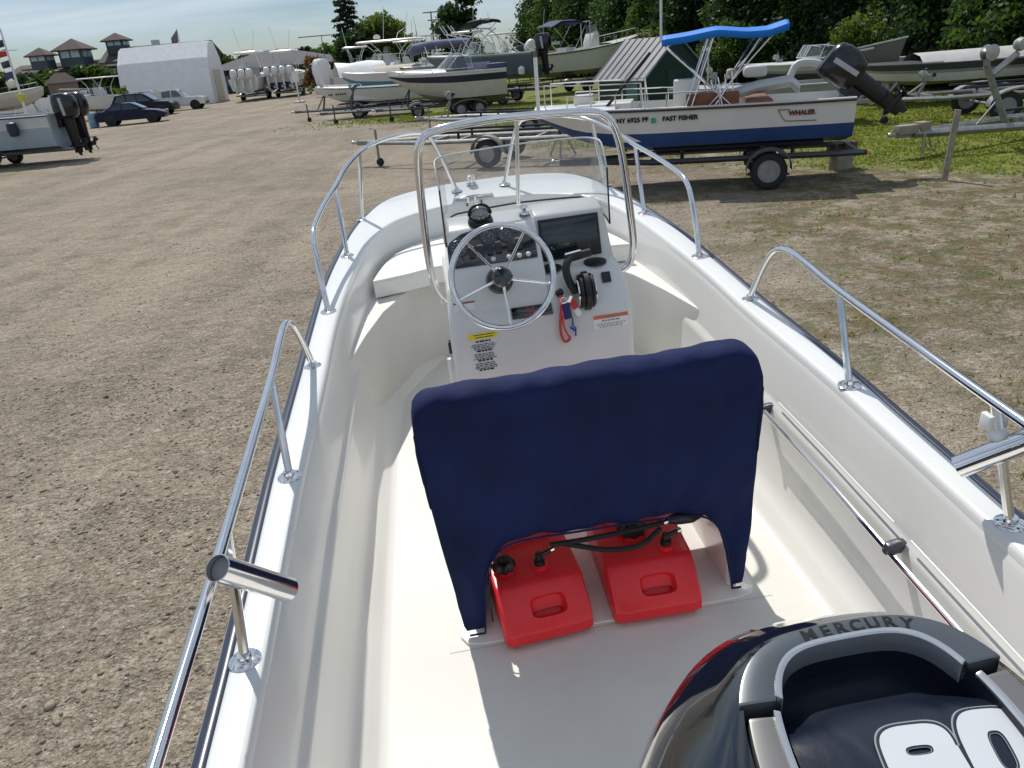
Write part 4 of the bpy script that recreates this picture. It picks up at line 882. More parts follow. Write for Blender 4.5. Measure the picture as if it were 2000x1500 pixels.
def ttop(parent, x, sole, top, L, B, m=WHITEB, pm=CHROME, legs=.75, th=.09):
    b = MB(); b.loft([[(x+sx*L/2*k, sy*B/2*k, top+z) for sx, sy in ((1, .8), (.9, 1), (-.95, 1), (-1, .9), (-1, -.9), (-.95, -1), (.9, -1), (1, -.8))] for k, z in ((.97, 0), (1, th*.5), (.94, th))]); o = b.build('hard_top', m, parent, angle=50)
    b = MB()
    for sx in (-1, 1):
        for sy in (-1, 1): b.tube([(x+sx*L*.20, sy*B*.5*legs, sole), (x+sx*L*.18, sy*B*.5*legs, sole+(top-sole)*.6), (x+sx*L*.36, sy*B*.40, top+.01)], .024, 8, smooth=8)
    for sy in (-1, 1): b.tube([(x-L*.19, sy*B*.5*legs, sole+(top-sole)*.62), (x+L*.19, sy*B*.5*legs, sole+(top-sole)*.62)], .018, 6)
    b.build('top_frame', pm, parent); return o
def bimini(parent, pts, halfw, m, frame, fm=CHROME, crown=.07):
    """pts: (x,z) profile fore-aft of the canvas; frame: list of ((x,z)->(x,z)) struts"""
    P = np.array([(np.interp(s_, range(len(pts)), [q[0] for q in pts]), np.interp(s_, range(len(pts)), [q[1] for q in pts])) for s_ in np.linspace(0, len(pts)-1, 31)]); P[1:-1] = (P[:-2]+2*P[1:-1]+P[2:])/4; b = MB()
    b.loft([[(x, halfw*s, z-crown*abs(s)**2.5-(.10 if abs(s) == 1 else 0)) for s in (-1, -.97, -.8, -.5, 0, .5, .8, .97, 1)] for x, z in P], closed=False); o = b.build('bimini_top', m, parent, angle=60)
    md = o.modifiers.new('t', 'SOLIDIFY'); md.thickness = .012
    b = MB()
    for (x0, z0), (x1, z1) in frame:
        for s in (-1, 1): b.cyl((x0, s*halfw*.98, z0), (x1, s*halfw*.95, z1-crown), .014, 6)
        if abs(z1-z0) > .6: b.tube([(x1, -halfw*.95, z1-crown), (x1, -halfw*.7, z1-.02), (x1, halfw*.7, z1-.02), (x1, halfw*.95, z1-crown)], .014, 6)
    b.build('bimini_frame', fm, parent); return o
def windshield(parent, x, z, w, h, m=CLEARG, rake=.45, L=.8, fm=CHROME):
    A = [(x-L, -w/2, z), (x-.1, -w/2*.96, z), (x+.28, -w/2*.45, z+.02), (x+.28, w/2*.45, z+.02), (x-.1, w/2*.96, z), (x-L, w/2, z)]
    T = [(x-L*.95, -w/2*.94, z+h*.75), (x-.1-rake*h, -w/2*.90, z+h), (x+.28-rake*h*1.2, -w/2*.42, z+h), (x+.28-rake*h*1.2, w/2*.42, z+h), (x-.1-rake*h, w/2*.90, z+h), (x-L*.95, w/2*.94, z+h*.75)]
    b = MB(); b.loft([A, T], closed=False); o = b.build('windshield', m, parent, smooth=False)
    b = MB(); b.tube(T, .016, 6); b.tube(A, .016, 6)
    for a, t in zip(A, T): b.cyl(a, t, .014, 6)
    b.build('windshield_frame', fm, o); return o
def trailer(name, label, loc, rz, L=6.2, W_=1.9, axles=1, wr=.31, m=GALV, fender=GALV, jack=.55, scale=1, group='boat trailers in the yard', zf=.50, tongue=1.7, winch=1.05, ax_x=-.9, bunks=True, wheels=True, tk=1, big_winch=False):
    """coupler at x=+L/2 ; frame aft"""
    t = thing(name, label, 'trailer', loc, rz, group, scale); a = L/2-tongue
    b = MB()
    for s in (-1, 1):
        b.box((-(L/2-a)/2+(a-L/2)*0-.0, s*W_*.32, zf), (L-tongue*1.0, .075, .12)) if False else None
        b.tube([(-L/2, s*W_*.33, zf), (a, s*W_*.33, zf), (L/2-.25, s*.04, zf)], .055*tk, 4)
    b.build('frame_rail', m, t, bevel=.008)
    for x in (-L/2+.1, -L*.2, L*.08, a): b = MB(); b.box((x, 0, zf-.01), (.07, W_*.66, .09)); b.build('crossmember', m, t)
    if big_winch:
        x = L/2-1.95; b = MB(); b.tube([(x-.35, 0, zf), (x+.28, 0, zf+1.12)], .075, 4); b.tube([(x+.15, 0, zf+.95), (x-.35, 0, zf+1.30)], .07, 4); b.tube([(x+.28, 0, zf+1.12), (x+.30, 0, zf+1.25)], .08, 4); b.cyl((x+.35, .05, zf+.05), (x-.05, .05, zf+.5), .015, 6); ws_ = b.build('winch_stand', m, t)
        b = MB(); b.lathe([(.04, -.09), (.15, -.08), (.06, -.05), (.06, .05), (.15, .08), (.04, .09)], (x+.26, 0, zf+1.36), ax=(0, 1, 0), seg=18); b.build('winch', CHROME_D, ws_)
        b = MB(); b.lathe([(.03, -.10), (.10, -.08), (.13, 0), (.10, .08), (.03, .10)], (x-.38, 0, zf+1.46), ax=(0, 1, 0), seg=16); b.build('bow_roller', mat('roller_pale', (.4, .42, .4), .5, .3), ws_)
        b = MB(); b.box((L/2-.1, 0, zf+.10), (.42, .22, .16)); b.box((L/2-.45, 0, zf+.08), (.2, .26, .26)); b.tube([(L/2-.45, .1, zf), (L/2-.5, .12, zf-.25), (L/2-.7, .1, zf-.32), (L/2-.8, .08, zf-.05)], .014, 6, smooth=10); b.build('surge_brake', mat('brake_cream', (.36, .33, .26), .6, .2, var=.4), t, bevel=.03)
        b = MB(); b.cyl((L/2-.42, .14, zf), (L/2-.42, .14, .08), .03, 8); b.tube([(L/2-.6, 0, zf), (L/2-.7, 0, zf-.30)], .02, 6); b.build('tongue_jack', CHROME_D, t)
    b = MB(); b.box((L/2-.28, 0, zf), (.75, .09, .11)); b.build('tongue', m, t)
    b = MB(); b.box((L/2+.10, 0, zf+.015), (.22, .075, .07)); b.sphere((L/2+.22, 0, zf+.02), (.06, .05, .05)); b.tube([(L/2+.08, 0, zf+.05), (L/2+.02, 0, zf+.13), (L/2-.06, 0, zf+.12)], .012, 6); b.build('coupler', CHROME_D, t, bevel=.01)
    if jack:
        x = L/2-.55; b = MB(); b.cyl((x, .11, zf+.34), (x, .11, .16), .032, 10); b.cyl((x, .11, zf+.1), (x, .11, .12), .024, 8); b.tube([(x, .11, zf+.35), (x+.14, .11, zf+.37), (x+.14, .17, zf+.37)], .010, 6); o = b.build('tongue_jack', m, t)
        b = MB(); b.lathe([(.02, -.03), (.10, -.03), (.11, 0), (.10, .03), (.02, .03)], (x-.03, .11, .11), ax=(0, 1, 0), seg=16); b.build('jack_wheel', TYRE, o)
    if winch:
        x = L/2-1.35; b = MB(); b.tube([(x-.0, 0, zf), (x-.25, 0, zf+winch)], .045, 4); b.tube([(x+.30, 0, zf+.03), (x-.15, 0, zf+winch*.7)], .03, 4); b.box((x-.22, 0, zf+winch*.92), (.20, .12, .14)); o = b.build('winch_stand', m, t)
        b = MB(); b.lathe([(.03, -.09), (.09, -.08), (.045, -.05), (.045, .05), (.09, .08), (.03, .09)], (x-.10, 0, zf+winch+.06), ax=(0, 1, 0), seg=14); b.tube([(x-.10, .1, zf+winch+.06), (x-.10, .13, zf+winch+.20), (x-.10, .22, zf+winch+.20)], .01, 6); b.build('winch', CHROME_D, o)
        b = MB(); b.lathe([(.02, -.06), (.055, -.05), (.035, 0), (.055, .05), (.02, .06)], (x-.36, 0, zf+winch+.02), ax=(0, 1, 0), seg=12); b.build('bow_roller', RUBBER, o)
    xs = [ax_x] if axles == 1 else [ax_x-.42, ax_x+.42]
    for x in xs:
        b = MB(); b.cyl((x, -W_*.46, wr), (x, W_*.46, wr), .03, 8); b.box((x, W_*.33, (zf+wr)/2), (.5, .05, .05)); b.box((x, -W_*.33, (zf+wr)/2), (.5, .05, .05)); b.build('axle', m, t)
        if wheels:
            for s in (-1, 1): wheel_at(t, (x, s*W_*.5, wr), wr)
    for s in (-1, 1):
        b = MB(); hw = .13; span = (xs[-1]-xs[0])/2; xc = (xs[0]+xs[-1])/2; A_ = [(xc+(span+wr*1.22)*math.cos(a)+(0), wr+wr*1.28*math.sin(a)**.8 if math.sin(a) > 0 else wr) for a in np.linspace(.02, math.pi-.02, 15)]
        b.loft([[(x, s*W_*.5-hw, z), (x, s*W_*.5+hw, z), (x, s*W_*.5+hw, z-.05)] for x, z in A_], closed=False); fo = b.build('fender', fender, t); md = fo.modifiers.new('t', 'SOLIDIFY'); md.thickness = .01
    if bunks:
        b = MB()
        for s in (-1, 1): b.box((-L*.10, s*W_*.24, zf+.20), (L*.55, .09, .05)); b.box((-L*.28, s*W_*.24, zf+.1), (.05, .05, .2)); b.box((L*.08, s*W_*.24, zf+.1), (.05, .05, .2))
        b.build('bunk', mat('bunk_carpet', (.03, .035, .05), .9), t)
    for s in (-1, 1):
        b = MB(); b.box((-L/2-.02, s*W_*.33, zf), (.03, .16, .08)); b.build('tail_light', mat('tail_red', (.35, .02, .02), .3), t, bevel=.008)
    return t
def along(p, q):     # heading from p to q
    return math.atan2(q[1]-p[1], q[0]-p[0])

# ---- the white and blue boat with the blue bimini
bw, st = Vector((.92, 15.5)), Vector((6.3, 14.2)); mid = (bw+st)/2; rz = along(st, bw); L = (bw-st).length
ff = thing('motorboat', 'white skiff with blue bottom and bright blue bimini, its name lettered on the side', 'boat', (mid.x, mid.y, 0), rz, 'boats parked in the yard')
h_, sh = hull(ff, L, 1.85, .78, .64, [BLUEP, BLUEP, WHITEB, WHITEB], bow=.62, pw=2.6, blunt=.34, rise=.12, wl=(.2, .36, .86), rake=.5, chine=.86)
b = MB()   # blue bottom band on the lower side
deck(ff, sh, .09, .9, [WHITEB, WHITEB], fore=.70, camber=.04); rubber_strake(ff, sh, mat('rub_dark', (.05, .045, .04), .6), .022)
SD = 1  # the side that faces the camera
def side_pt(t, u, off=.006):     # point on the camera-facing side of the skiff: t along, u height 0 chine .. 1 sheer
    i = t*(len(sh)-1); i0 = int(i); f = i-i0; a, c = sh[i0], sh[min(i0+1, len(sh)-1)]; x = a[0]+(c[0]-a[0])*f; hb = a[1]+(c[1]-a[1])*f; zs = a[2]+(c[2]-a[2])*f
    k = max(0, (t-.62)/.38); cb = hb*(.86-.32*k); zk = .64+.78*.86*max(0, (t-.62)/.38)**2.1; zc = max(.64+.78*(.20+.34*k*k), zk+.01); y = cb+(hb-cb)*u**.8; z = zc+(zs-zc)*u
    return Vector((x-.5*.78*k*(1-(z-.64)/.78), SD*(y+off), z))
def side_text(name, txt, t, u, size, m, sp=1.0, rev=True, off=.0025, ext=.002, dz=0):
    p = side_pt(t, u); q = side_pt(t-.02, u); X_ = (q-p).normalized(); X_.z = 0; Y_ = (side_pt(t, min(1, u+.15))-side_pt(t, u-.1)).normalized()
    return text_on(name, txt, size, m, ff, p+Vector((0, SD*.012, dz)), X_, Y_, off=off, ext=ext, sp=sp)
# which side faces the camera?
# (local +y after a turn of about 163 degrees points towards the camera)
side_text('registration_number', 'NY 6925 PF', .668, .72, .114, INK, off=.004)
side_text('boat_name', 'FAST FISHER', .518, .73, .110, INK, off=.004)
side_text('maker_lettering', 'WHALER', .155, .70, .105, mat('logo_brown', (.16, .04, .035), .5), off=.006)
b = MB(); p = side_pt(.600, .70)+Vector((0, SD*.012, 0)); quad_on(b, p, (side_pt(.60, .74)-side_pt(.64, .74)), (0, 0, 1), .085, .085, .002); b.build('registration_sticker', mat('sticker_green', (.05, .35, .22), .5), ff)
b = MB(); P = [side_pt(t, u)+Vector((0, SD*.012, 0)) for t, u in ((.225, .82), (.21, .58), (.20, .50), (.11, .48))]; b.tube(P, .006, 4); P = [side_pt(t, u)+Vector((0, SD*.012, 0)) for t, u in ((.225, .80), (.19, .80))]; b.tube(P, .006, 4); b.build('logo_swoosh', mat('logo_brown', (.16, .04, .035), .5), ff)
railing(ff, sh, .62, .97, .42, posts=3, r=.014); railing(ff, sh, .40, .90, .24, posts=4, r=.012)
b = MB()
for y in (.62, .45): b.cyl((L/2-.10, y*.8, 1.5), (L/2-.10, y*.8, 2.42), .024, 8)
b.build('light_pole', WHITE, ff)
b = MB(); b.box((L/2-1.3, 0, 1.50), (1.0, 1.0, .10)); b.box((L/2-.9, 0, 1.6), (.35, .4, .22)); b.build('bow_locker', WHITEB, ff, bevel=.03)
b = MB(); b.box((-.3, .1, 1.35), (.7, 1.3, .10)); b.box((-1.25, 0, 1.42), (.4, 1.5, .10)); b.box((-.45, .55, 1.5), (.9, .06, .26)); b.build('thwart_seat', TEAK, ff, bevel=.02)
b = MB(); b.loft([[(x, .35+.22*math.cos(a), z+.10*math.sin(a)) for a in np.linspace(0, 6.28, 9)[:-1]] for x, z in ((-.55, 1.45), (-.8, 1.56), (-1.2, 1.66), (-1.75, 1.72), (-1.9, 1.60))]); b.build('folded_cushion', LGREY, ff, bevel=.01)
b = MB(); b.box((.0, 0, 1.5), (.45, .6, .7)); b.build('console', WHITEB, ff, bevel=.03)
bimini(ff, [(.42, 2.60), (.0, 2.63), (-.5, 2.69), (-1.0, 2.62), (-1.35, 2.62), (-1.66, 2.70)], .62, BLUEC, [((-.75, 1.42), (.36, 2.48)), ((-.1, 1.42), (-.45, 2.60)), ((.0, 1.42), (-.36, 2.58)), ((-.4, 1.42), (-1.4, 2.54)), ((-.5, 1.42), (-1.22, 2.54))])
b = MB(); b.cyl((1.45, .5, 1.45), (.62, .5, 2.35), .026, 8); b.build('rolled_pole', RUBBER, ff)
b = MB(); b.tube([(-.5, .5, 1.5), (-.5, .5, 1.85), (-.35, .5, 1.92)], .012, 6); 
for k in range(5): b.cyl((-.45-.09*k, .3+.05*k, 1.45), (-.30-.12*k, .32, 1.78+.04*k), .012, 6)
b.build('rod_rack', CHROME, ff)
outboard(ff, (-L/2+.02, 0, 1.42), h=1.75, tilt=R(52), m=BLACK, cowl=BLACKB, stripe=mat('stripe_grey', (.45, .46, .5), .4))
trailer('boat_trailer', 'dark trailer carrying the white and blue skiff', (mid.x+.35, mid.y-.10, 0), rz, L=5.3, W_=1.85, wr=.31, ax_x=-1.05, m=mat('trailer_dark', (.10, .11, .12), .5, .4), fender=mat('fender_dark', (.12, .12, .13), .5), winch=.8, jack=0)

# ---- left: hull of a grey-white cruiser with twin black outboards
t = thing('motorboat', 'pale blue white hull at the left edge with two tall black outboards on its stern', 'boat', (-19.9, 30.6, 0), R(180), 'boats parked in the yard')
_, sh = hull(t, 8.4, 2.6, 1.35, .38, [BLACK, mat('pale_blue', (.38, .47, .56), .3, coat=.3), WHITEB, mat('pale_white', (.62, .66, .68), .3, coat=.3)], wl=(.06, .62, .66), rise=.30)
deck(t, sh, .2, 1.2, [mat('pale_white', (.62, .66, .68), .3), GREY], fore=.5); rubber_strake(t, sh, NAVYP, .02)
for y in (-.38, .38): outboard(t, (-4.18, y, 1.50), h=2.25, tilt=R(1), stripe=mat('stripe_grey', (.45, .46, .5), .4))
b = MB(); b.lathe([(.0, -.26), (.15, -.22), (.19, 0), (.15, .22), (0, .26)], (-3.0, 1.36, 1.35), ax=(0, .1, 1), seg=14); b.build('fender_buoy', mat('fender_navy', (.02, .03, .06), .5), t)
b = MB(); b.cyl((-3.05, 1.3, 1.55), (-3.2, 1.1, 2.05), .008, 5); b.build('fender_line', WHITE, t)
trailer('boat_trailer', 'low trailer under the pale hull at the left edge', (-19.6, 30.6, 0), R(180), L=8.6, W_=2.2, axles=2, wr=.30, ax_x=-.6)

# ---- cars
def car(name, label, loc, rz, kind, paint, scale=1, group='cars and trucks parked by the big white boat shed'):
    t = thing(name, label, {'sedan': 'car', 'suv': 'car', 'pickup': 'truck'}[kind], loc, rz, group, scale); w = 1.82
    if kind == 'sedan':
        body = [(-2.32, .30), (-2.36, .62), (-2.30, .90), (-1.95, 1.0), (-1.0, .98), (.85, .95), (1.75, .84), (2.25, .68), (2.33, .48), (2.30, .28)]
        roof = [(-1.75, .98), (-1.05, 1.34), (-.45, 1.44), (.15, 1.42), (.95, .96)]; wx_ = (-1.38, 1.38); wr = .325
        wins = [[(-1.42, 1.02), (-.98, 1.29), (-.50, 1.37), (-.50, 1.01)], [(-.44, 1.01), (-.44, 1.37), (.10, 1.35), (.68, .99)]]
    elif kind == 'suv':
        body = [(-2.25, .35), (-2.30, .70), (-2.25, 1.08), (-1.9, 1.12), (1.0, 1.08), (1.95, 1.0), (2.22, .80), (2.28, .52), (2.25, .32)]
        roof = [(-2.18, 1.10), (-1.90, 1.62), (-1.2, 1.72), (.10, 1.70), (.95, 1.08)]; wx_ = (-1.35, 1.38); wr = .36
        wins = [[(-1.95, 1.15), (-1.72, 1.56), (-1.15, 1.62), (-1.15, 1.14)], [(-1.07, 1.14), (-1.07, 1.63), (-.35, 1.62), (-.35, 1.13)], [(-.28, 1.13), (-.28, 1.62), (.08, 1.60), (.70, 1.11)]]
    else:
        body = [(-2.85, .50), (-2.90, 1.12), (-1.05, 1.14), (-1.05, 1.10), (.95, 1.12), (2.30, 1.10), (2.72, .98), (2.80, .60), (2.75, .42)]
        roof = [(-1.05, 1.12), (-.95, 1.76), (-.2, 1.84), (.50, 1.80), (1.10, 1.12)]; wx_ = (-1.75, 1.85); wr = .40; w = 1.95
        wins = [[(-.90, 1.18), (-.86, 1.68), (-.10, 1.74), (-.10, 1.17)], [(-.02, 1.17), (-.02, 1.74), (.46, 1.70), (.88, 1.16)]]
    b = MB(); rg = [[(x*(.985 if abs(y) > .9 else 1), y, z) for x, z in body] for y in ()]
    rows_ = []
    for k, (yy, sx, dz) in enumerate(((-w/2, .965, .03), (-w/2*.97, .99, .01), (-w/2*.6, 1, 0), (w/2*.6, 1, 0), (w/2*.97, .99, .01), (w/2, .965, .03))):
        rows_.append([(x*sx, yy, z-dz*(1 if z > .6 else -1)) for x, z in body])
    b.loft(rows_); o = b.build('body', paint, t, angle=30)
    b = MB(); rows_ = []
    for yy, sx in ((-w/2*.93, 1), (-w/2*.90, 1), (w/2*.90, 1), (w/2*.93, 1)): rows_.append([(x, yy*(1-.16*max(0, (z-roof[0][1]))/.6), z) for x, z in roof])
    b.loft(rows_); b.build('cabin', paint, t, bevel=.02, angle=30)
    for s in (-1, 1):
        for q in wins:
            b = MB(); b.add([(x, s*(w/2*.93*(1-.16*max(0, z-roof[0][1])/.6)+.006), z) for x, z in q], [tuple(range(len(q)))]); ww = b.build('side_window', CARGL, t, smooth=False)
            md = ww.modifiers.new('t', 'SOLIDIFY'); md.thickness = .006
        for x in wx_:
            b = MB(); b.lathe([(wr*1.12, -.01), (wr*1.12, .01), (0, .01)], (x, s*(w/2-.005), wr), ax=(0, s, 0), seg=24); b.build('wheel_arch', BLACK, t)
            wheel_at(t, (x, s*(w/2-.09), wr), wr, .22, mat('wheel_alloy', (.45, .46, .47), .35, .3))
    for s in (-1, 1):
        xe = body[-2][0]; b = MB(); b.box((xe-.10, s*w*.38, .72 if kind == 'sedan' else .92), (.20, .30, .14)); b.build('headlight', mat('lamp_clear', (.6, .62, .62), .15), t, bevel=.02)
        xe = body[1][0]; b = MB(); b.box((xe+.08, s*w*.42, .80 if kind == 'sedan' else 1.0), (.16, .16, .18)); b.build('tail_light', mat('tail_red', (.35, .02, .02), .3), t, bevel=.02)
        b = MB(); b.box((.72 if kind != 'pickup' else .95, s*(w/2+.07), 1.02 if kind == 'sedan' else 1.22), (.10, .16, .12)); b.build('side_mirror', paint, t, bevel=.02)
    # glass front and back
    zb = roof[0][1]; x1, z1 = roof[-1]; x2, z2 = roof[-2]; b = MB(); b.add([(x1-.04, -w*.38, z1+.05), (x1-.04, w*.38, z1+.05), (x2+.05, w*.34, z2-.03), (x2+.05, -w*.34, z2-.03)], [(0, 1, 2, 3)])
    for i_ in range(4): v_ = list(b.v[i_]); v_[0] += .03; v_[2] += .02; b.v[i_] = tuple(v_)
    b.build('front_glass', CARGL, t, smooth=False)
    x1, z1 = roof[0]; x2, z2 = roof[1]; b = MB(); b.add([(x1, -w*.38, z1+.05), (x1, w*.38, z1+.05), (x2, w*.34, z2-.03), (x2, -w*.34, z2-.03)], [(0, 1, 2, 3)])
    for i_ in range(4): v_ = list(b.v[i_]); v_[0] -= .02; v_[2] += .02; b.v[i_] = tuple(v_)
    b.build('rear_glass', CARGL, t, smooth=False)
    if kind == 'pickup':
        b = MB(); b.box((-1.98, 0, 1.10), (1.70, 1.62, .12)); b.build('cargo_bed', BLACK, t)
    b = MB(); b.box((body[-2][0]-.02, 0, .52), (.10, w*.7, .20)); b.build('grille', BLACK, t, bevel=.02)
    return t
CARGL = mat('car_glass', (.05, .065, .075), .06, var=.1, coat=1)
NAVYC = mat('car_navy', (.003, .008, .035), .3, 0, spec=.3); CARB = mat('car_black', (.004, .005, .006), .3, 0, spec=.3); CARW = mat('car_white', (.72, .73, .74), .25, coat=1); CART = mat('car_teal', (.05, .10, .11), .25, .3, coat=1)
c = (-23.076, 54.256); car('sedan_car', 'dark blue sedan, nearest of the cars parked on the gravel', (c[0]-.4, c[1]+.3, 0), R(12), 'sedan', NAVYC, scale=.92)
c = (-28.435, 61.742); car('suv_car', 'dark teal car mostly hidden behind the blue sedan', (c[0], c[1]+5, 0), R(20), 'suv', CART)
c = (-26.489, 61.602); car('suv_car', 'black sport utility car just behind the blue sedan', (c[0]+.2, c[1]+2.2, 0), R(4), 'suv', CARB)
c = (-26.847, 67.700); car('sedan_car', 'black car with its dark nose showing in front of the white pickup', (c[0]-2.9, c[1]+.5, 0), R(-6), 'sedan', CARB)
c = (-30.723, 76.619); car('suv_car', 'white sport utility car between the black one and the pickup', (c[0]+.6, c[1]-1.5, 0), R(8), 'suv', CARW)
c = (-26.749, 73.095); car('pickup_truck', 'white crew cab pickup truck beside the big white shed', (c[0]+.4, c[1]-3.0, 0), R(8), 'pickup', CARW, scale=.93)

# ---- big white wrapped shed and the boat in front of it
c = (-31.792, 84.000, 1.018); t = thing('wrapped_shed', 'large white shrink-wrapped shed with a faceted roof beyond the cars', 'shed', (c[0]+.9, 84, 0), R(4))
pr = [(-3.0, 0), (-2.9, 2.6), (-2.4, 4.1), (-1.0, 5.55), (1.0, 5.55), (2.4, 4.1), (2.9, 2.6), (3.0, 0)]
b = MB(); b.loft([[(x, y*k, z*k2) for y, z in pr] for x, k, k2 in ((-4.6, .98, .96), (-4.3, 1, 1), (0, 1.0, 1.01), (3.5, 1, 1.02), (4.0, 1, 1))]); b.build('wrapped_cover', SHRINK, t, angle=20)
b = MB(); b.box((4.03, -.2, 1.5), (.08, 2.6, 3.0)); b.build('end_flap', mat('flap_beige', (.55, .52, .44), .7), t)
c = (-43.786, 117.347); t = thing('motorboat', 'long beige hulled boat parked along the front of the wrapped shed', 'boat', (c[0]-.5, 75.5, 0), R(3), 'boats parked in the yard')
_, sh = hull(t, 8.6, 2.5, 1.25, 1.0, [BEIGE, BEIGE, BEIGE, mat('beige_light', (.62, .6, .55), .4)], rise=.42, bow=.4); deck(t, sh, .2, 1.7, [WGREY, WGREY], fore=.6); console_box(t, -.2, 1.8, .9, 1.1, WGREY); ttop(t, -.4, 1.8, 3.75, 2.2, 1.9, WGREY)
railing(t, sh, .6, .97, .45); outboard(t, (-4.3, 0, 2.2), h=1.7, cowl=WHITEB, m=WGREY)
trailer('boat_trailer', 'trailer under the long beige boat', (c[0]-.3, 75.5, 0), R(3), L=9, W_=2.2, axles=2)
c = (-30.733, 66.000, 1.624)
t = thing('motorboat', 'white centre console boat with a pipe framed top behind the parked cars', 'boat', (c[0]+.5, 66, 0), R(172), 'boats parked in the yard')
_, sh = hull(t, 8.0, 2.5, 1.1, .55, [WHITEB, WHITEB, WHITEB, WHITEB], rise=.3); deck(t, sh, .2, 1.2, [WHITEB, WHITEB], fore=.6); console_box(t, .3, 1.2, .9, 1.1); railing(t, sh, .55, .97, .5); ttop(t, .2, 1.2, 3.0, 2.6, 2.0, WGREY)
windshield(t, 1.6, 1.7, 1.9, .5); trailer('boat_trailer', 'trailer under the white pipe topped boat behind the cars', (c[0]+.5, 66, 0), R(172), L=8.4, W_=2.2, axles=2)
# blue drum beside the twin outboards
c = (-25.785, 53.806); t = thing('drum', 'pale blue plastic drum standing behind the twin black outboards', 'drum', (c[0], c[1], 0)); b = MB(); b.lathe([(.27, 0), (.29, .03), (.29, .3), (.30, .32), (.29, .34), (.29, .62), (.30, .64), (.29, .66), (.28, .88), (.26, .9), (0, .9)], (0, 0, 0)); b.build('drum_shell', mat('drum_blue', (.20, .35, .50), .5), t)
b = MB(); b.lathe([(.05, .90), (.05, .94), (0, .94)], (.1, 0, 0)); b.build('drum_cap', WHITE, t)

# ---- flag mast at the far left, white fence
c = (-89.366, 160.504); t = thing('flag_mast', 'white mast at the left edge hung with blue and red pennants', 'mast', ((-27.792, 50.000, 1.931)[0], 50, 0)); mh = (-27.784, 50.000, 5.985)[2]; b = MB(); b.cyl((0, 0, 0), (0, 0, mh), .09, 8, r2=.05); b.build('mast_pole', WHITE, t)
b = MB(); b.cyl((-.9, 0, mh-1.2), (.6, 0, mh-1.2), .03, 6); b.build('crosstree', WHITE, t)
for k, (z, m_) in enumerate(((5.4, NAVYP), (4.9, mat('flag_red', (.5, .05, .05), .7)), (4.3, NAVYP), (3.7, mat('flag_navy2', (.05, .07, .2), .7)), (3.2, WHITE))):
    b = MB(); z += mh-6.0; b.add([(-.06, 0, z), (-.65, .1*math.sin(k), z-.10), (-.60, .1, z-.45), (-.06, 0, z-.38)], [(0, 1, 2, 3)]); o = b.build('pennant', m_, t); md = o.modifiers.new('t', 'SOLIDIFY'); md.thickness = .01
b = MB(); b.box((0, 0, 2.2), (.30, .3, .4)); b.build('mast_box', mat('box_yellow', (.55, .6, .05), .5), t, bevel=.02)
c0_, c1_ = (-79.580, 135.902), (-71.709, 139.927); t = thing('panel_fence', 'white solid panel fence along the far left of the yard', 'fence', (0, 0, 0))
p0, p1 = Vector((c0_[0], c0_[1]*.0+88, 0)), Vector(((-44.680, 88.000, 1.085)[0], 88, 0)); p0.x = (-54.451, 88.000, 1.866)[0]
n = 7
for k in range(n):
    a = p0.lerp(p1, k/n); q = p0.lerp(p1, (k+1)/n); b = MB(); b.box(((a.x+q.x)/2, a.y, .85), (abs(q.x-a.x)-.14, .05, 1.7)); b.build('fence_panel', WHITE, t, bevel=.01)
    b = MB(); b.box((a.x, a.y, .95), (.13, .13, 1.9)); b.build('fence_post', WHITE, t, bevel=.01)

# ---- house with three cupolas
SHING = mat('shingle_brown', (.075, .055, .045), .85, var=.35, vscale=1.5, bump=.6, bscale=14); SIDING = mat('siding_slate', (.055, .085, .10), .7, var=.2); TRIM = mat('trim_teal', (.04, .09, .12), .6)
HY = 118
def hw(u, v, Y=HY): return W(u, v, Y)
t = thing('waterfront_house', 'long dark shingled house with three windowed cupolas', 'house', (0, 0, 0))
a, q = hw(38, 130), hw(255, 112); x0, x1 = a[0], q[0]; zt = q[2]
def zat(x): return 7.0
zw_ = hw(90, 132)[2]; b = MB(); b.box(((x0+x1)/2+5, HY+5, zw_/2), (x1-x0+10, 9.6, zw_)); b.build('wall', SIDING, t)
b = MB(); b.prism([(HY-.5, zw_-.5), (HY+5, hw(200, 93)[2]), (HY+10.5, zw_-.5)], x0+10.5, x1+10, 'x'); b.build('roof', SHING, t)
b = MB(); b.prism([(HY-1.5, zw_-.6), (HY+3, hw(80, 124)[2]), (HY+6, zw_-.6)], x0-1.5, x0+10.6, 'x'); b.build('wing_roof', SHING, t)
for k in range(9):
    x = x0+2.0+k*2.6
    if x > x1: break
    b = MB(); b.box((x, HY+.1, zw_-1.5), (1.3, .3, 1.2)); wv = b.build('window', WHITE, t, bevel=.02); b = MB(); b.box((x, HY-.07, zw_-1.5), (1.1, .05, 1.0)); b.build('pane', mat('pane_sky', (.25, .33, .38), .1), wv)
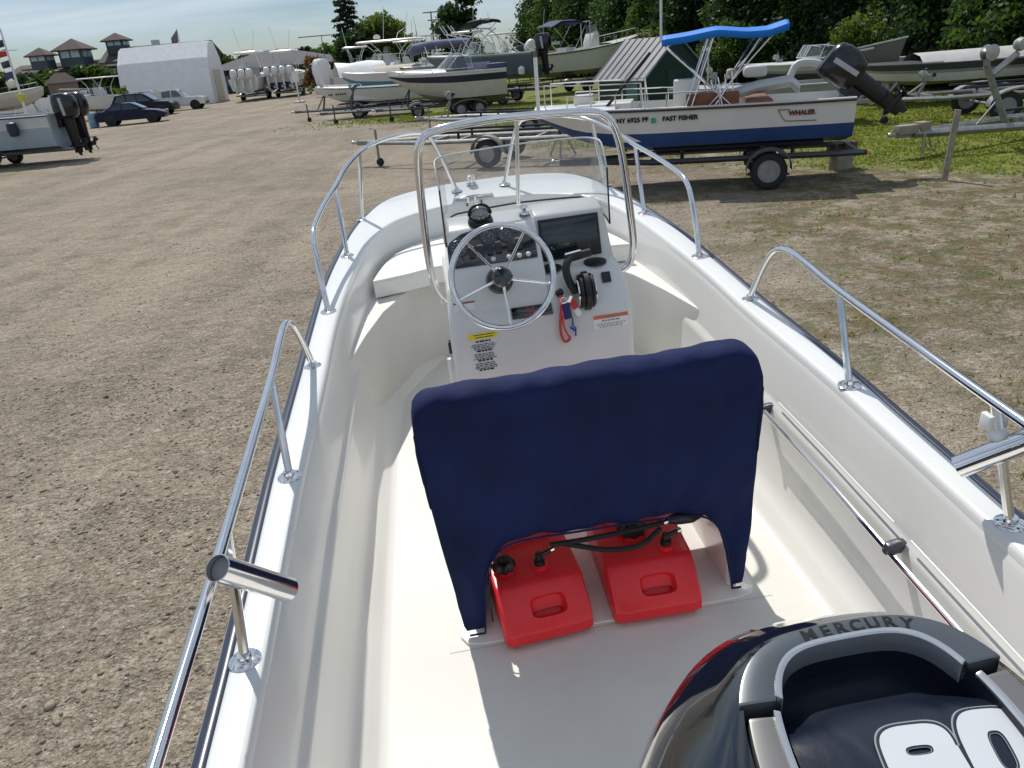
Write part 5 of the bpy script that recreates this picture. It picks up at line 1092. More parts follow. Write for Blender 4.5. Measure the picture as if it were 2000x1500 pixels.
def cupola(u, vt, vb, wpx, Y):
    c = hw(u, vb, Y); top = hw(u, vt, Y)[2]; s = wpx*Y/1502/2*1.02; x = c[0]; z0 = c[2]; hgt = top-z0; ze = z0+hgt*.46
    b = MB(); b.box((x, Y, (z0-1.0+ze)/2), (s*1.5, s*1.5, ze-z0+1.0)); o = b.build('cupola', SIDING, t)
    b = MB(); k = [(x+sx*s*1.05, Y+sy*s*1.05, ze-.02) for sx, sy in ((-1, -1), (1, -1), (1, 1), (-1, 1))]; b.add(k+[(x, Y, top)]+[(p[0], p[1], p[2]-.15) for p in k], [(0, 1, 4), (1, 2, 4), (2, 3, 4), (3, 0, 4), (5, 6, 1, 0), (6, 7, 2, 1), (7, 8, 3, 2), (8, 5, 0, 3), (5, 6, 7, 8)]); b.build('cupola_roof', SHING, o, smooth=False)
    nw = 2
    for j in range(nw):
        for face in (0, 1):
            b = MB(); off = (j-.5)*s*.66
            if face == 0: b.box((x+off, Y-s*.76, z0+(ze-z0)*.5), (s*.56, .06, (ze-z0)*.72))
            else: b.box((x+s*.76, Y+off, z0+(ze-z0)*.5), (.06, s*.56, (ze-z0)*.72))
            b.build('cupola_window', mat('pane_bright', (.42, .55, .62), .15), o, bevel=.02)
cupola(84, 92, 121, 38, HY-1); cupola(150, 74, 115, 52, HY+1); cupola(231, 63, 91, 38, HY+4)
b = MB(); x = hw(187, 90)[0]; b.cyl((x, HY+5, 5.5), (x, HY+5, 7.6), .15, 8); b.build('roof_vent', CHROME_D, t)
x = W(305, 88, HY+4)[0]; b = MB(); b.box((x, HY+4, 6.3), (.9, .9, 2.8)); b.build('chimney', WGREY, t, bevel=.02)
t = thing('boat_barn', 'low brown barn behind the wrapped shed', 'barn', ((-39.901, 104.000, 2.772)[0], 104, 0)); b = MB(); b.box((-1, 3, 2.5), (7.5, 8, 5.0)); b.build('wall', mat('barn_brown', (.14, .09, .075), .8), t); b = MB(); b.prism([(-1.5, 4.95), (3, 5.7), (7.5, 4.95)], -5.0, 3.0, 'x'); b.build('roof', SHING, t)
# long hedges, treetops
bush_cols = []
for i, (u0, u1, vt, Y) in enumerate(((20, 70, 139, 96), (66, 122, 134, 94), (116, 175, 130, 93), (168, 225, 128, 92), (214, 262, 131, 92), (-40, 26, 140, 96))):
    c = W((u0+u1)/2, vt, Y); wdt = (u1-u0)*Y/1502*1.25
    bushy('hedge_bush', 'dense dark hedge standing in front of the cupola house', 'hedge', (c[0], Y), wdt*1.15, c[2]*.98, 3400, L_MID if i % 2 else L_DARK, .34, 3.0, 'hedge in front of the cupola house', tr=False)
for i, (u, vt, Y, wp, m_) in enumerate(((272, 78, 125, 14, L_DARK), (292, 76, 126, 9, L_DARK), (262, 84, 127, 22, L_MID))):
    c = W(u, vt, Y); bushy('distant_tree', ['small dark tree rising over the barn roof', 'narrow spire shaped tree over the barn roof', 'pale bushy tree over the house ridge'][i], 'tree', (c[0], Y+8), wp*Y/1502*1.4, c[2], 500, m_, .4)
c = (-39.236, 78.000, 2.129); t = thing('garden_shed', 'small brown hut in front of the dark hedge', 'hut', (c[0], 78, 0)); b = MB(); b.box((0, 0, 1.5), (1.9, 1.8, 3.0)); b.build('wall', mat('hut_brown', (.20, .15, .12), .8), t); b = MB(); b.add([(-1.15, -1.1, 2.95), (1.15, -1.1, 2.95), (1.15, 1.1, 2.95), (-1.15, 1.1, 2.95), (-.5, 0, 3.8), (.5, 0, 3.8)], [(0, 1, 5, 4), (1, 2, 5), (2, 3, 4, 5), (3, 0, 4), (0, 1, 2, 3)]); b.build('roof', SHING, t, smooth=False)
c = (-32.467, 74.000, 2.412); bushy('shrub', 'small yellow green shrub beside the white wrapped motors', 'shrub', (c[0], 74), 1.7, 2.3, 700, L_LIGHT, .16)
# flag on a thin pole over the shed
c = (-35.261, 100.000, 7.804); t = thing('flagpole', 'thin pole with a hanging flag above the wrapped shed', 'flagpole', (c[0], 100, 0)); b = MB(); b.cyl((0, 0, 0), (-.2, 0, c[2]), .06, 6, r2=.03); b.build('pole', CHROME_D, t); b = MB(); b.add([(-.2, 0, c[2]-.1), (-1.1, 0, c[2]-1.0), (-1.2, .1, c[2]-2.2), (-.3, 0, c[2]-1.4)], [(0, 1, 2, 3)]); o = b.build('flag', mat('flag_grey', (.18, .15, .2), .8), t); md = o.modifiers.new('t', 'SOLIDIFY'); md.thickness = .02

# ---- two boats seen from astern
def stern_boat(u, v, Y, n_eng, lab, topz, wide, em):
    c = W(u, v, Y); t = thing('motorboat', lab, 'boat', (c[0], Y+4, 0), R(92), 'boats parked in the yard')
    _, sh = hull(t, 9, wide, 1.3, .7, [NAVYP if n_eng == 4 else WGREY, NAVYP if n_eng == 4 else WHITEB, WHITEB, WHITEB], rise=.3); deck(t, sh, .22, 1.4, [WHITEB, WHITEB], fore=.6); console_box(t, -.2, 1.4, 1.2, 1.5, GREY); ttop(t, -.6, 1.4, topz, 3.2, wide*.75, WHITEB, legs=.9, th=.22)
    for k in range(n_eng): outboard(t, (-4.5, (k-(n_eng-1)/2)*.72, 1.95), h=2.2, cowl=em, m=WHITEB)
    b = MB(); b.cyl((-1, .5, topz), (-1.3, .9, topz+2.4), .02, 5); b.cyl((-1, -.5, topz), (-1.2, -1.0, topz+2.0), .02, 5); b.box((-.6, 0, topz+.30), (.9, 1.0, .16)); b.cyl((-.6, .3, topz), (-.6, .3, topz+.3), .04, 6); b.cyl((-.6, -.3, topz), (-.6, -.3, topz+.3), .04, 6); b.build('radar_arch', WHITEB, t)
    b = MB(); b.box((-4.3, -wide*.36, 1.7), (.5, .08, 1.0)); b.box((-4.3, wide*.36, 1.7), (.5, .08, 1.0)); b.build('transom_door', WHITEB, t, bevel=.02)
    trailer('boat_trailer', 'trailer under the '+lab[:40].split(' seen')[0], (c[0], Y+4, 0), R(92), L=9.4, W_=2.5, axles=2)
stern_boat(478, 170, 78, 3, 'white boat seen from astern with three white outboards beside the shed', 4.1, 3.0, WHITEB)
stern_boat(549, 165, 80, 4, 'dark hulled boat seen from astern with a row of four cream outboards', 4.0, 3.1, WHITEB)
# low clubhouse with hip roof and canopy
t = thing('clubhouse', 'low building with a grey hipped roof and an open porch behind the stern-on boats', 'building', ((-25.702, 112.000, 2.697)[0], 112, 0)); b = MB(); b.box((-2, 5, 1.5), (19, 9, 3.0)); b.build('wall', SIDING, t)
b = MB(); b.add([(-12, -1, 2.9), (8.5, -1, 2.9), (8.5, 11, 2.9), (-12, 11, 2.9), (-5, 5, 5.0), (-1.5, 5, 5.0)], [(0, 1, 5, 4), (1, 2, 5), (2, 3, 4, 5), (3, 0, 4), (0, 1, 2, 3)]); b.build('roof', mat('roof_slate', (.045, .055, .065), .8, var=.2, bump=.4, bscale=20), t, smooth=False)
b = MB(); b.box((4.4, -3, 2.75), (8, 4, .25)); b.build('porch_roof', SHING, t)
for x in (.6, 3.0, 5.6, 8.0): b = MB(); b.box((x, -4.7, 1.3), (.22, .22, 2.6)); b.build('porch_post', WHITE, t)
for k in range(5): b = MB(); b.box((-9+k*2.6, .48, 1.6), (1.5, .1, 1.3)); b.build('window', mat('pane_sky', (.25, .33, .38), .1), t)
c = (-18.832, 82.735); t = thing('sign_post', 'white post on a round foot where the gravel road narrows', 'post', (c[0]*.8, c[1]*.8, 0)); b = MB(); b.cyl((0, 0, 0), (0, 0, 2.6), .06, 8); b.build('post_shaft', WHITE, t); b = MB(); b.lathe([(.5, 0), (.45, .08), (.1, .12), (0, .12)], (0, 0, 0)); b.build('post_foot', CHROME_D, t); b = MB(); b.box((0, 0, 1.9), (.5, .05, .8)); b.build('notice_panel', WHITE, t)
c = (-18.524, 95.000, 0.798); bushy('shrub', 'reddish brown shrub beside the porch', 'shrub', (c[0]-.8, 95), 4.0, 3.6, 900, leafmat('leaf_rust', (.16, .07, .035), (.06, .03, .02)), .3)
c = (-16.348, 80.000, 0.217); bushy('shrub', 'low bright green shrub by the edge of the gravel', 'shrub', (c[0], 80), 2.4, 1.1, 500, L_LIGHT, .16)
for i, (u, vt, Y, wp) in enumerate(((520, 108, 118, 60), (480, 112, 128, 40), (590, 102, 125, 50), (640, 95, 120, 60), (700, 98, 116, 70), (770, 95, 118, 60), (820, 88, 120, 50), (440, 116, 124, 40))):
    c = W(u, vt, Y); bushy('distant_tree', 'low green treetops along the horizon behind the boats', 'tree', (c[0], Y), wp*Y/1502*1.7, c[2]*1.1, 1800, L_MID if i % 2 else L_DARK, .4, 4, 'low trees on the horizon')
for u, vt, Y, lab in ((585, 84, 121, 'tall thin poplar spire left of the crossbar pole'), (598, 80, 123, 'tallest thin poplar spire by the crossbar pole')):
    c = W(u, vt, Y); bushy('poplar_tree', lab, 'tree', (c[0], Y), 1.5, c[2], 300, L_DARK, .35)
# poles
def pole(u, vt, Y, lab, bars, r=.11):
    c = W(u, vt, Y); t = thing('utility_pole', lab, 'pole', (c[0], Y, 0)); b = MB(); b.cyl((0, 0, 0), (0, 0, c[2]), r, 8, r2=r*.7); b.build('pole_shaft', WOOD, t)
    for z, w_, k in bars:
        b = MB(); b.box((k, 0, c[2]-z), (w_, .12, .12)); b.build('crossarm', WOOD, t)
pole(841, 22, 95, 'wooden utility pole beside the round tree', [(.1, 1.8, 0), (.9, 1.3, .2), (1.8, 1.2, .2)]); pole(627, 68, 110, 'pole with one long level crossbar near the spire trees', [(.1, 4.2, -.9)], .07); pole(811, 48, 100, 'bare thin pole left of the utility pole', [], .05)

# ---- middle trees
c = (-15.679, 100.000, 9.583); t = thing('pine_tree', 'tall open branched conifer against the sky', 'tree', (c[0], 100, 0), 0); Hh = c[2]; C = []; rr = []; lim = []
for k in range(46):
    f = k/45; z = Hh*(.10+.90*f); a = k*2.4; e = 2.9*(1-f*.62)*(.6+.4*random.random()); 
    for q in (.45, .75, 1): C.append((e*q*math.cos(a), e*q*math.sin(a), z-.10*e*q)); rr.append(.50+.2*(1-f))
    lim.append(((0, 0, z), (e*math.cos(a), e*math.sin(a), z-.1*e)))
trunk(t, Hh, .28, lim); leaves(C, rr, 6500, .20, L_PINE, t, flat=.35)
c = (-11.978, 98.000, 6.762); bushy('leafy_tree', 'broad bright green tree to the right of the conifer', 'tree', (c[0]+.5, 98), 7.8, c[2]+.4, 7000, L_LIGHT, .26)
c = (-14.039, 97.000, 5.828); bushy('leafy_tree', 'dark leafy mass at the foot of the conifer', 'tree', (c[0]-1, 97), 5, c[2], 3500, L_DARK, .26)
c = (-2.731, 95.000, 7.903); bushy('round_tree', 'dark dense round headed tree beside the utility pole', 'tree', (c[0], 95), 6.6, c[2]+.2, 9000, L_DARK, .26, z0=1.0)

# ---- boats in the middle distance
# white boat with navy stripe
c0_, c1_ = (-5.103, 34.500, 1.417), (0.759, 37.500, 1.141); a = Vector((c0_[0]+.8, 37.0)); q = Vector((c1_[0], 37.8)); mid = (a+q)/2; rz = along(q, a); L = (a-q).length
t = thing('motorboat', 'white bowrider with a wide navy stripe and raked windshield, bow to the left', 'boat', (mid.x, mid.y, 0), rz, 'boats parked in the yard')
_, sh = hull(t, L, 2.45, 1.35, .50, [mat('faded_bottom', (.30, .27, .22), .5), BEIGE if False else mat('cream_side', (.62, .60, .52), .3, coat=.3), NAVYP, WHITEB], wl=(.30, .60, .86), rise=.05, bow=.35, rake=.9)
deck(t, sh, .22, 1.15, [WHITEB, WHITEB], fore=.52, camber=.16); windshield(t, .1, 1.98, 1.9, .62, rake=.9, L=1.2)
b = MB(); b.loft([[(x, y, z+.0) for y, z in ((-.9, 1.9), (-.5, 2.1), (0, 2.16), (.5, 2.1), (.9, 1.9))] for x in (-2.0, -.9)], closed=False); b.build('mooring_cover', NAVY, t)
b = MB(); b.box((-.6, .45, 2.2), (.45, .5, .55)); b.box((-.6, -.45, 2.2), (.45, .5, .55)); b.box((-2.2, 0, 1.95), (.9, 1.8, .25)); b.build('seat_back', mat('seat_navy', (.05, .06, .12), .7), t, bevel=.05)
railing(t, sh, .62, .95, .12, posts=3)
trailer('boat_trailer', 'black trailer carrying the navy striped bowrider', (mid.x-.2, mid.y, 0), rz, L=L+1.0, W_=2.2, wr=.31, ax_x=-1.0, m=mat('trailer_dark', (.10, .11, .12), .5, .4), axles=2)
# lower white bow on trailer further left
c = (-8.579, 41.000, 1.395); t = thing('motorboat', 'low white skiff hull with small black registration on its bow, left of the bowrider', 'boat', (c[0]+2.7, 41.6, 0), R(181), 'boats parked in the yard')
_, sh = hull(t, 5.4, 1.9, .78, .60, [NAVYP, WHITEB, WHITEB, WHITEB], wl=(.12, .5, .86), rise=.22, bow=.4, rake=.9); deck(t, sh, .12, .85, [WHITEB, WHITEB], fore=.62); rubber_strake(t, sh, BLACK, .02); railing(t, sh, .6, .95, .12, posts=3)
b = MB(); p = Vector((1.35, .79, 1.15))
for k in range(8):
    if k != 2: b.box((1.9-.11*k, .83-.045*k if False else .80, 1.20), (.07, .02, .09))
b.build('registration_number', INK, t)
trailer('boat_trailer', 'trailer with black jack and wheel under the low white skiff', (c[0]+2.2, 41.6, 0), R(181), L=6.6, W_=1.8, wr=.32, ax_x=.1, m=mat('trailer_dark', (.10, .11, .12), .5, .4))
c = (-7.350, 36.935); trailer('boat_trailer', 'empty black trailer tongue with winch stand poking out from under the skiff', (c[0]+2.6, c[1]+1.5, 0), R(186), L=6.0, W_=1.7, wr=.30, ax_x=-1.4, m=mat('trailer_dark', (.10, .11, .12), .5, .4), bunks=False)
# shrink-wrapped motors on a boat stern
c = (-9.520, 54.000, 1.028); t = thing('motorboat', 'white boat whose outboards are bagged in white plastic wrap', 'boat', (c[0]+3.2, 55.5, 0), R(20), 'boats parked in the yard')
_, sh = hull(t, 8, 2.7, 1.15, .6, [WHITEB]*4, rise=.3); deck(t, sh, .2, 1.2, [WHITEB, WHITEB], fore=.6); console_box(t, .3, 1.2, 1, 1.2)
for k, y in enumerate((-.8, 0, .8)):
    b = MB(); rg = []
    for z, r_ in ((-.9, .16), (-.3, .26), (.2, .34), (.6, .36), (.95, .27), (1.08, .1)): rg.append([(-4.5+r_*1.2*math.cos(a)+.06*math.sin(5*a+z*3+k), y+r_*math.sin(a)+.04*math.cos(7*a+z*5), 1.9+z) for a in np.linspace(0, 6.283, 25)[:-1]])
    b.loft(rg); b.build('wrapped_outboard', SHRINK, t)
b = MB(); b.loft([[(x, y, z+.06*math.sin(3*x+4*y)) for y, z in ((-1.2, 1.6), (-.7, 2.3), (0, 2.6), (.7, 2.3), (1.2, 1.6))] for x in (-3.6, -2.6, -1.4, -.4)], closed=False); b.build('wrap_sheet', SHRINK, t)
# hardtop boat
c = (-6.523, 60.000, 2.423); t = thing('motorboat', 'white boat with a long hard top and tall antennas, behind the bowrider', 'boat', (c[0], 61, 0), R(172), 'boats parked in the yard')
_, sh = hull(t, 9, 2.9, 1.4, .7, [BLUEP, WHITEB, WHITEB, WHITEB], rise=.2); deck(t, sh, .25, 1.5, [WHITEB, WHITEB], fore=.6); ttop(t, .2, 1.6, 3.75, 4.6, 2.2, WHITEB, pm=WHITEB, th=.14); windshield(t, 1.6, 2.1, 2.2, .9); console_box(t, .4, 1.6, 1.3, 1.4, WGREY)
b = MB(); b.cyl((.5, .5, 3.85), (.2, .5, 6.0), .018, 5); b.cyl((-.8, -.5, 3.85), (-1.2, -.6, 5.6), .018, 5); b.tube([(-.3, 0, 3.85), (-.5, 0, 4.3), (-.9, 0, 4.5)], .03, 6); b.lathe([(.22, 4.0), (.25, 4.1), (.18, 4.25), (0, 4.28)], (1.1, 0, 0)); b.build('antenna', WHITEB, t)
b = MB()
for x in (-2.6, -3.0): b.cyl((x, .9, 1.9), (x-.1, .8, 3.9), .03, 6); b.cyl((x, -.9, 1.9), (x-.1, -.8, 3.9), .03, 6)
b.box((-2.8, 0, 3.92), (1.2, 1.9, .06)); b.build('rear_arch', WHITEB, t)
outboard(t, (-4.4, .4, 2.1), h=1.9); outboard(t, (-4.4, -.4, 2.1), h=1.9)
trailer('boat_trailer', 'trailer under the hard top boat', (c[0], 61, 0), R(172), L=9.4, W_=2.3, axles=2)
c = (-6.206, 50.000, 1.371); t = thing('motorboat', 'boat with a teal blue hull tucked behind the skiff', 'boat', (c[0]+.5, 51, 0), R(185), 'boats parked in the yard')
_, sh = hull(t, 6, 2.2, 1.0, .8, [mat('teal', (.08, .25, .35), .4), mat('teal', (.08, .25, .35), .4), WHITEB, WHITEB], rise=.2); deck(t, sh, .2, 1.2, [WHITEB, KHAKI], fore=.55); outboard(t, (-2.9, 0, 1.9), h=1.6)
b = MB(); b.loft([[(x, y*1.0, z) for y, z in ((-.9, 1.7), (-.5, 2.1+.1*math.sin(x*3)), (0, 2.25), (.5, 2.1), (.9, 1.7))] for x in (-1.8, -1, 0, 1)], closed=False); b.build('tarp', KHAKI, t)
# boat under a furled navy cover
c = (-2.610, 50.000, 1.947); t = thing('motorboat', 'cream boat with a furled grey and navy canvas top, left of the slate blue hull', 'boat', (c[0], 51, 0), R(178), 'boats parked in the yard')
_, sh = hull(t, 7, 2.4, 1.15, .75, [BEIGE, BEIGE, WHITEB, WHITEB], rise=.2); deck(t, sh, .2, 1.3, [WHITEB, TEAK], fore=.55); rubber_strake(t, sh, TEAK, .03); windshield(t, .8, 1.9, 1.9, .55)
b = MB(); b.loft([[(x, r*math.cos(a)*1.4, z+r*math.sin(a)) for a in np.linspace(0, 6.283, 13)[:-1]] for x, r, z in ((-1.9, .08, 3.15), (-1.7, .30, 3.12), (-.6, .24, 3.2), (.6, .26, 3.16), (1.7, .34, 2.98), (2.0, .1, 2.85))]); b.build('furled_canvas', mat('canvas_greyblue', (.15, .17, .27), .8, var=.3), t)
b = MB()
for x0, x1 in ((-1.6, -.6), (1.4, .4), (0, .1)):
    for s in (-1, 1): b.cyl((x0*.4, s*.95, 1.9), (x1*2.2, s*.45, 3.1), .02, 6)
b.build('canvas_frame', CHROME, t); trailer('boat_trailer', 'trailer under the cream boat with furled canvas', (c[0], 51, 0), R(178), L=7.6, W_=2.1)
# slate blue hull with tower, black outboard to the right
c = (0.155, 42.000, 1.385); t = thing('motorboat', 'slate blue hull raised high with a pipe tower, black bimini and one black outboard', 'boat', (c[0]-.3, 43.5, 0), R(157), 'boats parked in the yard')
_, sh = hull(t, 6.3, 2.35, 1.25, 1.15, [BLACK, GRBLUE, GRBLUE, mat('slate_light', (.25, .30, .34), .3)], wl=(.25, .6, .9), rise=.10, rake=.9); deck(t, sh, .2, 1.75, [WHITEB, KHAKI], fore=.55); windshield(t, .4, 2.45, 1.9, .6)
b = MB(); Tz = 3.65
for s in (-1, 1):
    b.tube([(.7, s*1.05, 2.4), (.2, s*.95, 3.2), (-.6, s*.80, Tz)], .032, 8, smooth=8); b.tube([(-1.3, s*1.05, 2.35), (-.9, s*.95, 3.0), (-.2, s*.80, Tz)], .032, 8, smooth=8); b.tube([(.2, s*.95, 3.2), (1.5, s*.8, 3.5)], .025, 6); b.tube([(1.5, s*.8, 3.5), (.9, s*1.0, 2.5)], .02, 6); b.tube([(-2.6, s*1.05, 2.35), (-1.2, s*.9, 3.3)], .022, 6)
b.tube([(-.4, -.8, Tz), (-.4, .8, Tz)], .03, 6); b.tube([(1.5, -.8, 3.5), (1.5, .8, 3.5)], .03, 6); b.build('tower_frame', mat('tower_white', (.75, .75, .75), .3, .3), t)
b = MB()
for y in (-.7, -.35, .35, .7): b.tube([(1.6, y, 3.5), (1.9, y, 3.95)], .03, 6)
b.build('rod_tube', WGREY, t)
bimini(t, [(.9, 3.75), (.3, 4.05), (-.5, 4.12), (-.9, 4.05)], .85, mat('canvas_black', (.02, .022, .028), .8), [((-.2, 3.6), (.8, 3.8)), ((-.2, 3.6), (-.8, 4.1))], crown=.08)
outboard(t, (-3.1, 0, 2.35), h=2.1, tilt=R(4), stripe=mat('stripe_grey', (.45, .46, .5), .4))
b = MB(); b.lathe([(.0, -.2), (.16, -.14), (.18, .1), (.1, .2), (0, .24)], (-2.6, 1.15, 1.55), seg=14); b.build('hanging_fender', WHITE, t)
trailer('boat_trailer', 'trailer under the slate blue hull', (c[0]-.2, 43.5, 0), R(157), L=7.4, W_=2.1, zf=.62, wr=.33, m=mat('trailer_dark', (.10, .11, .12), .5, .4), axles=2)
# white centre console, bow up to the right, navy bimini
c = (5.260, 47.000, 0.839); t = thing('motorboat', 'white centre console with a black striped sheer and navy bimini, bow towards the green shed', 'boat', (c[0]+.8, 48.5, 0), R(24), 'boats parked in the yard')
_, sh = hull(t, 7.4, 2.4, 1.2, .95, [BLACK, WHITEB, WHITEB, WHITEB], wl=(.2, .6, .9), rise=.55, rake=.8); deck(t, sh, .2, 1.5, [WHITEB, WHITEB], fore=.65); rubber_strake(t, sh, BLACK, .03); console_box(t, .2, 1.6, .95, 1.45); railing(t, sh, .55, .97, .42)
b = MB(); b.tube([(-.15, -.5, 1.6), (-.15, -.5, 3.7), (-.15, .5, 3.7), (-.15, .5, 1.6)], .028, 6); b.box((-1.5, 0, 2.25), (.6, 1.1, .35)); b.box((-2.6, 0, 2.7), (1.0, .9, .16)); b.build('leaning_post', WHITEB, t)
bimini(t, [(-.5, 3.62), (-1.2, 3.84), (-2.2, 3.86), (-2.9, 3.55)], .95, mat('canvas_navy2', (.02, .03, .10), .8), [((-1.5, 2.2), (-.6, 3.7)), ((-1.5, 2.2), (-2.8, 3.65))])
outboard(t, (-3.7, 0, 2.1), h=1.9, tilt=R(40), cowl=WHITEB, m=WHITEB)
trailer('boat_trailer', 'trailer under the white centre console with navy bimini', (c[0]+.9, 48.5, 0), R(24), L=8.2, W_=2.1, zf=.6)
# more boats packed together behind, each on its own stands
PACK = [(795, 118, 72, 176, 7.6, WHITEB, BEIGE, 3.3, 'white boat with a beige hull parked behind the hard top boat'),
        (842, 122, 64, 10, 7.0, WHITEB, NAVYP, 0, 'navy hulled boat behind the furled canvas boat'),
        (915, 118, 62, 165, 7.4, WGREY, WHITEB, 3.4, 'white boat with a grey deck and pipe top behind the slate blue hull'),
        (985, 108, 68, 20, 7.8, WHITEB, GRBLUE, 3.2, 'slate and white boat parked nearest the evergreens in the far row'),
        (1050, 112, 72, 168, 7.0, WHITEB, BEIGE, 0, 'pale open boat in the far row between two pipe topped boats'),
        (700, 128, 74, 15, 7.2, WHITEB, WHITEB, 3.2, 'white boat in the far row behind the bagged outboards')]
for (u_, v_, Y_, rz_, L_, cap_, hull_, top_, lab_) in PACK:
    c = W(u_, v_, Y_); t = thing('motorboat', lab_, 'boat', (c[0], Y_, 0), R(rz_), 'boats parked in the yard')
    _, sh = hull(t, L_, 2.5, 1.2, .9, [NAVYP, hull_, hull_, cap_], rise=.28, rake=.7); deck(t, sh, .2, 1.4, [cap_, LGREY], fore=.6); railing(t, sh, .55, .97, .42, posts=4)
    if top_: console_box(t, 0, 1.5, .9, 1.2, cap_); ttop(t, -.1, 1.5, top_+.5, 2.1, 1.7, cap_, th=.14)
    else: windshield(t, .8, 2.1, 1.9, .6)
    outboard(t, (-L_/2, 0, 2.0), h=1.9); b = MB(); b.cyl((-.5, .6, 2.0), (-.9, .7, 5.4), .02, 5); b.build('antenna', WHITEB, t)
    b = MB()
    for x in (-2.4, .6): b.cyl((x, .9, 0), (x, .75, 1.2), .06, 6); b.cyl((x, -.9, 0), (x, -.75, 1.2), .06, 6)
    b.box((0, 0, .95), (L_*.7, .15, .15)); b.build('hull_stand', GALV, t)
# grey green shed with ridged pale roof
c = (6.391, 36.150); t = thing('green_shed', 'dark green shed with a pale striped metal roof', 'shed', (c[0]-.05, c[1]*.88, 0), R(26), scale=.78); GS = mat('shed_green', (.015, .045, .032), .6, var=.2)
w_, l_, zw, zr = 1.75, 2.0, 1.65, 3.25
b = MB(); b.box((0, 0, zw/2), (w_*2, l_*2, zw)); b.prism([(-w_, zw-.01), (w_, zw-.01), (0, zr-.05)], -l_, l_, 'y'); b.build('wall', GS, t)
for s in (-1, 1):
    b = MB(); b.loft([[(s*(w_+.25), y, zw-.20), (0, y, zr), (0, y, zr+.05), (s*(w_+.25), y, zw-.14)] for y in (-l_-.15, l_+.15)]); rf = b.build('roof_slope', mat('roof_pale', (.17, .18, .19), .5, .3, var=.2), t)
    b = MB()
    for k in range(9):
        y = -l_-.1+k*(2*l_+.2)/8; b.tube([(s*(w_+.26), y, zw-.10), (0, y, zr+.075)], .028, 4)
    b.build('roof_rib', mat('rib_pale', (.42, .43, .44), .5), rf)
b = MB(); b.box((-w_-.01, -.9, 1.05), (.06, .9, .9)); b.build('window', mat('pane_green', (.10, .22, .17), .2), t); b = MB(); b.box((-.1, -l_-.02, .95), (.95, .05, 1.9)); b.build('door', GS, t, bevel=.01)
c = (6.579, 31.000, 2.431); t = thing('flagpole', 'tall plain white pole standing behind the green shed', 'flagpole', (c[0], 31, 0)); b = MB(); b.cyl((0, 0, 0), (0, 0, 7), .05, 8); b.build('pole', WHITE, t); b = MB(); b.box((0, 0, .1), (.3, .3, .2)); b.build('pole_base', CHROME_D, t)

# ---- empty trailer just beyond the bow
p0, p1 = Vector((-3.5, 21.6)), Vector((3.3, 19.0)); mid = (p0+p1)/2
trailer('boat_trailer', 'empty galvanised trailer across the gravel beyond the bow rail, jack wheel down', (mid.x, mid.y, 0), along(p1, p0), L=(p0-p1).length, W_=1.9, wr=.33, ax_x=-.35, zf=.60, winch=0, tongue=2.3)
p0, p1 = Vector((-2.5, 29.5)), Vector((3.5, 24.5)); mid = (p0+p1)/2
trailer('boat_trailer', 'second empty trailer with a crowded winch and jack at its tip, beyond the nearest one', (mid.x, mid.y, 0), along(p1, p0), L=(p0-p1).length, W_=1.9, wr=.33, ax_x=-1.8, zf=.55, winch=.75)
c = (1.773, 20.308); t = thing('boat_stand', 'folding steel tripod stand beside the empty trailer wheel', 'stand', (c[0], c[1], 0)); b = MB()
for a in (0.3, 2.4, 4.5): b.cyl((.38*math.cos(a), .38*math.sin(a), 0), (.05*math.cos(a), .05*math.sin(a), .62), .022, 6)
b.build('leg', GALV, t); b = MB(); b.cyl((0, 0, .5), (0, 0, .95), .028, 8); b.build('screw_post', GALV, t); b = MB(); b.box((0, 0, .97), (.28, .28, .05), rx=.2); b.build('pad', TEAK, t, bevel=.01)

# ---- right: galvanised trailers, hulls, post
c = (7.540, 13.003); t = thing('wood_post', 'short weathered wooden post leaning in the grass at the right', 'post', (c[0], c[1], 0)); b = MB(); b.tube([(0, 0, -.1), (.07, 0, 1.12)], [.055, .05], 10); b.build('post_shaft', WOOD, t); b = MB(); b.cyl((.0695, 0, 1.12), (.071, 0, 1.13), .052, 10); b.build('post_top', mat('post_end', (.5, .47, .38), .8), t)
a_ = Vector((8.0, 15.5)); q_ = Vector((15.5, 16.6)); mid = (a_+q_)/2
trailer('boat_trailer', 'galvanised trailer at the right edge with a tall winch stand and rusty coupler', (mid.x, mid.y, 0), along(q_, a_), L=(a_-q_).length, W_=2.1, axles=1, wr=.34, zf=.46, winch=0, tongue=3.0, jack=0, ax_x=-2.0, tk=1.5, big_winch=True)
a_ = Vector((9.8, 21.2)); q_ = Vector((17.0, 20.2)); mid = (a_+q_)/2
trailer('boat_trailer', 'tandem axle trailer with wide silver fenders behind the wooden post', (mid.x, mid.y, 0), along(q_, a_), L=(a_-q_).length, W_=2.3, axles=2, wr=.36, zf=.62, winch=.5, ax_x=.15, fender=mat('fender_silver', (.55, .57, .6), .3, .6))
def flat_hull(u, v, Y, L, B, D, z0, rz, mats, lab, extra=None, cap=WGREY, rise=.15):
    c = W(u, v, Y); t = thing('motorboat', lab, 'boat', (c[0], Y, 0), rz, 'boats parked in the yard'); _, sh = hull(t, L, B, D, z0, mats, rise=rise, bow=.5); deck(t, sh, .15, z0+D*.5, [cap, cap], fore=.6)
    return t, sh
t, sh = flat_hull(1850, 180, 25.5, 6.2, 2.0, .62, .55, R(176), [LGREY, WHITEB, GREY, mat('cap_dark', (.06, .06, .07), .5)], 'low white and grey boat hull behind the silver fenders', cap=mat('cap_dark', (.06, .06, .07), .5)); outboard(t, (3.0, 0, 1.1), h=1.0)
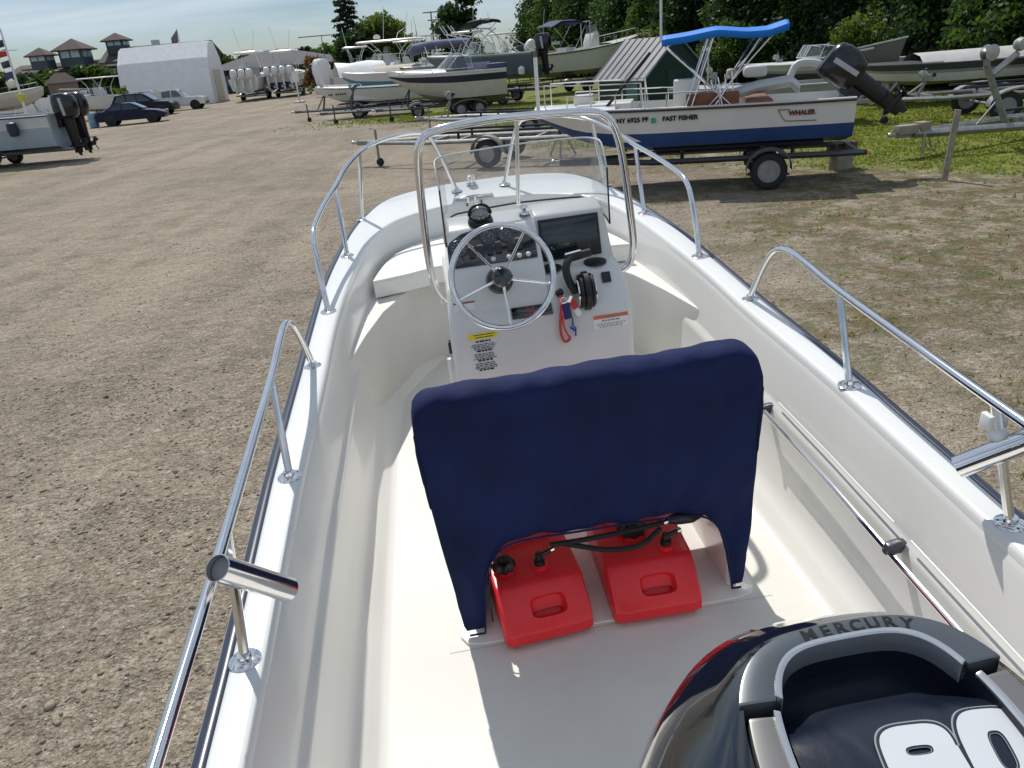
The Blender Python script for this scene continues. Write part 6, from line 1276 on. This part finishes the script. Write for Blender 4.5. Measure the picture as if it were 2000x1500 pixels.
b = MB(); b.loft([[(x, y, z) for y, z in ((-.8, 1.2), (-.5, 1.42), (0, 1.5), (.5, 1.42), (.8, 1.2))] for x in (-2.6, -1.5, 0, 1.2)], closed=False); b.build('boat_cover', LGREY, t)
c = (12.902, 27.000, 1.357); t = thing('jon_boat', 'olive grey flat bottomed boat standing tilted against its rack behind the black outboard', 'boat', (c[0], 27, 0), R(8)); b = MB(); b.prism([(-.9, .9), (.55, 1.05), (.85, 1.95), (-1.0, 1.72)], -.18, .18, 'y'); b.build('hull', mat('olive_grey', (.13, .125, .10), .6), t, bevel=.06); b = MB(); b.box((-.6, 0, .45), (.1, .5, .95)); b.build('rack', GALV, t); b = MB(); b.box((.4, 0, .5), (.1, .5, 1.05)); b.build('rack', GALV, t)
b = MB(); b.tube([(-1.0, -.19, 1.73), (.85, -.19, 1.96)], .03, 6); b.build('gunwale_rim', LGREY, t)
t, sh = flat_hull(1480, 175, 23, 5.0, 1.9, .55, .55, R(170), [mat('cap_dark', (.06, .06, .07), .5), mat('cap_dark', (.06, .06, .07), .5), GREY, GREY], 'dark low skiff cluttered with seats behind the blue bimini boat', cap=GREY)
b = MB(); b.box((.1, 0, 1.50), (.62, .5, .30)); b.build('covered_seat', LGREY, t, bevel=.12, seg=4); b = MB(); b.box((.75, .1, 1.48), (.26, .4, .26)); b.build('covered_seat', KHAKI, t, bevel=.08, seg=3)
b = MB(); b.tube([(-1.8, .3, 1.2), (-1.6, .3, 1.55), (-1.0, .3, 1.62), (-.8, .3, 1.3)], .10, 8, smooth=12); b.build('rolled_cushion', LGREY, t); b = MB(); b.tube([(-1.2, 0, 1.65), (-3.0, 0, 1.85)], .03, 6); b.cyl((1.4, .2, 1.1), (1.4, .2, 2.1), .02, 6); b.sphere((1.4, .2, 2.13), .07); b.build('pole', LGREY, t); outboard(t, (-2.4, 0, 1.25), h=1.1)
trailer('boat_trailer', 'trailer under the dark cluttered skiff', ((7.625, 23.000, 1.003)[0], 23, 0), R(170), L=5.6, W_=1.7)
t, sh = flat_hull(1600, 185, 29, 5.6, 2.0, .7, .6, R(182), [BLACK, mat('cap_dark', (.06, .06, .07), .5), GREY, LGREY], 'black hulled boat half hidden behind the tilted black outboard'); outboard(t, (-2.7, 0, 1.35), h=1.2); windshield(t, .5, 1.5, 1.5, .4)
trailer('boat_trailer', 'trailer under the half hidden black hull', ((11.839, 29.000, 0.237)[0], 29, 0), R(182), L=6.2, W_=1.8)
c = (7.793, 18.000); t = thing('timber_block', 'short block of weathered timber lying on the grass by the skiff trailer', 'block', (6.6, 14.9, .0), R(20)); b = MB(); b.box((0, 0, .40), (.55, .22, .20)); b.build('timber', mat('timber_brown', (.13, .09, .06), .85, var=.4), t, bevel=.01); b = MB(); b.box((0, 0, .15), (.4, .2, .30)); b.build('timber_foot', WOOD, t, bevel=.01)
# leafy bushes low in the hedge
for i, (x, y, w_, h_) in enumerate(((17.5, 22.5, 4, 3.2), (16.3, 27, 4, 3.0), (14.8, 32, 4, 3.2), (12.2, 40, 4, 3), (9.8, 50, 4, 3))):
    bushy('leafy_bush', 'light leaved bush growing at the foot of the evergreens', 'bush', (x, y), w_, h_, 3500, L_MID if i % 2 else L_LIGHT, .12, 2.5, 'bushes at the foot of the evergreens')
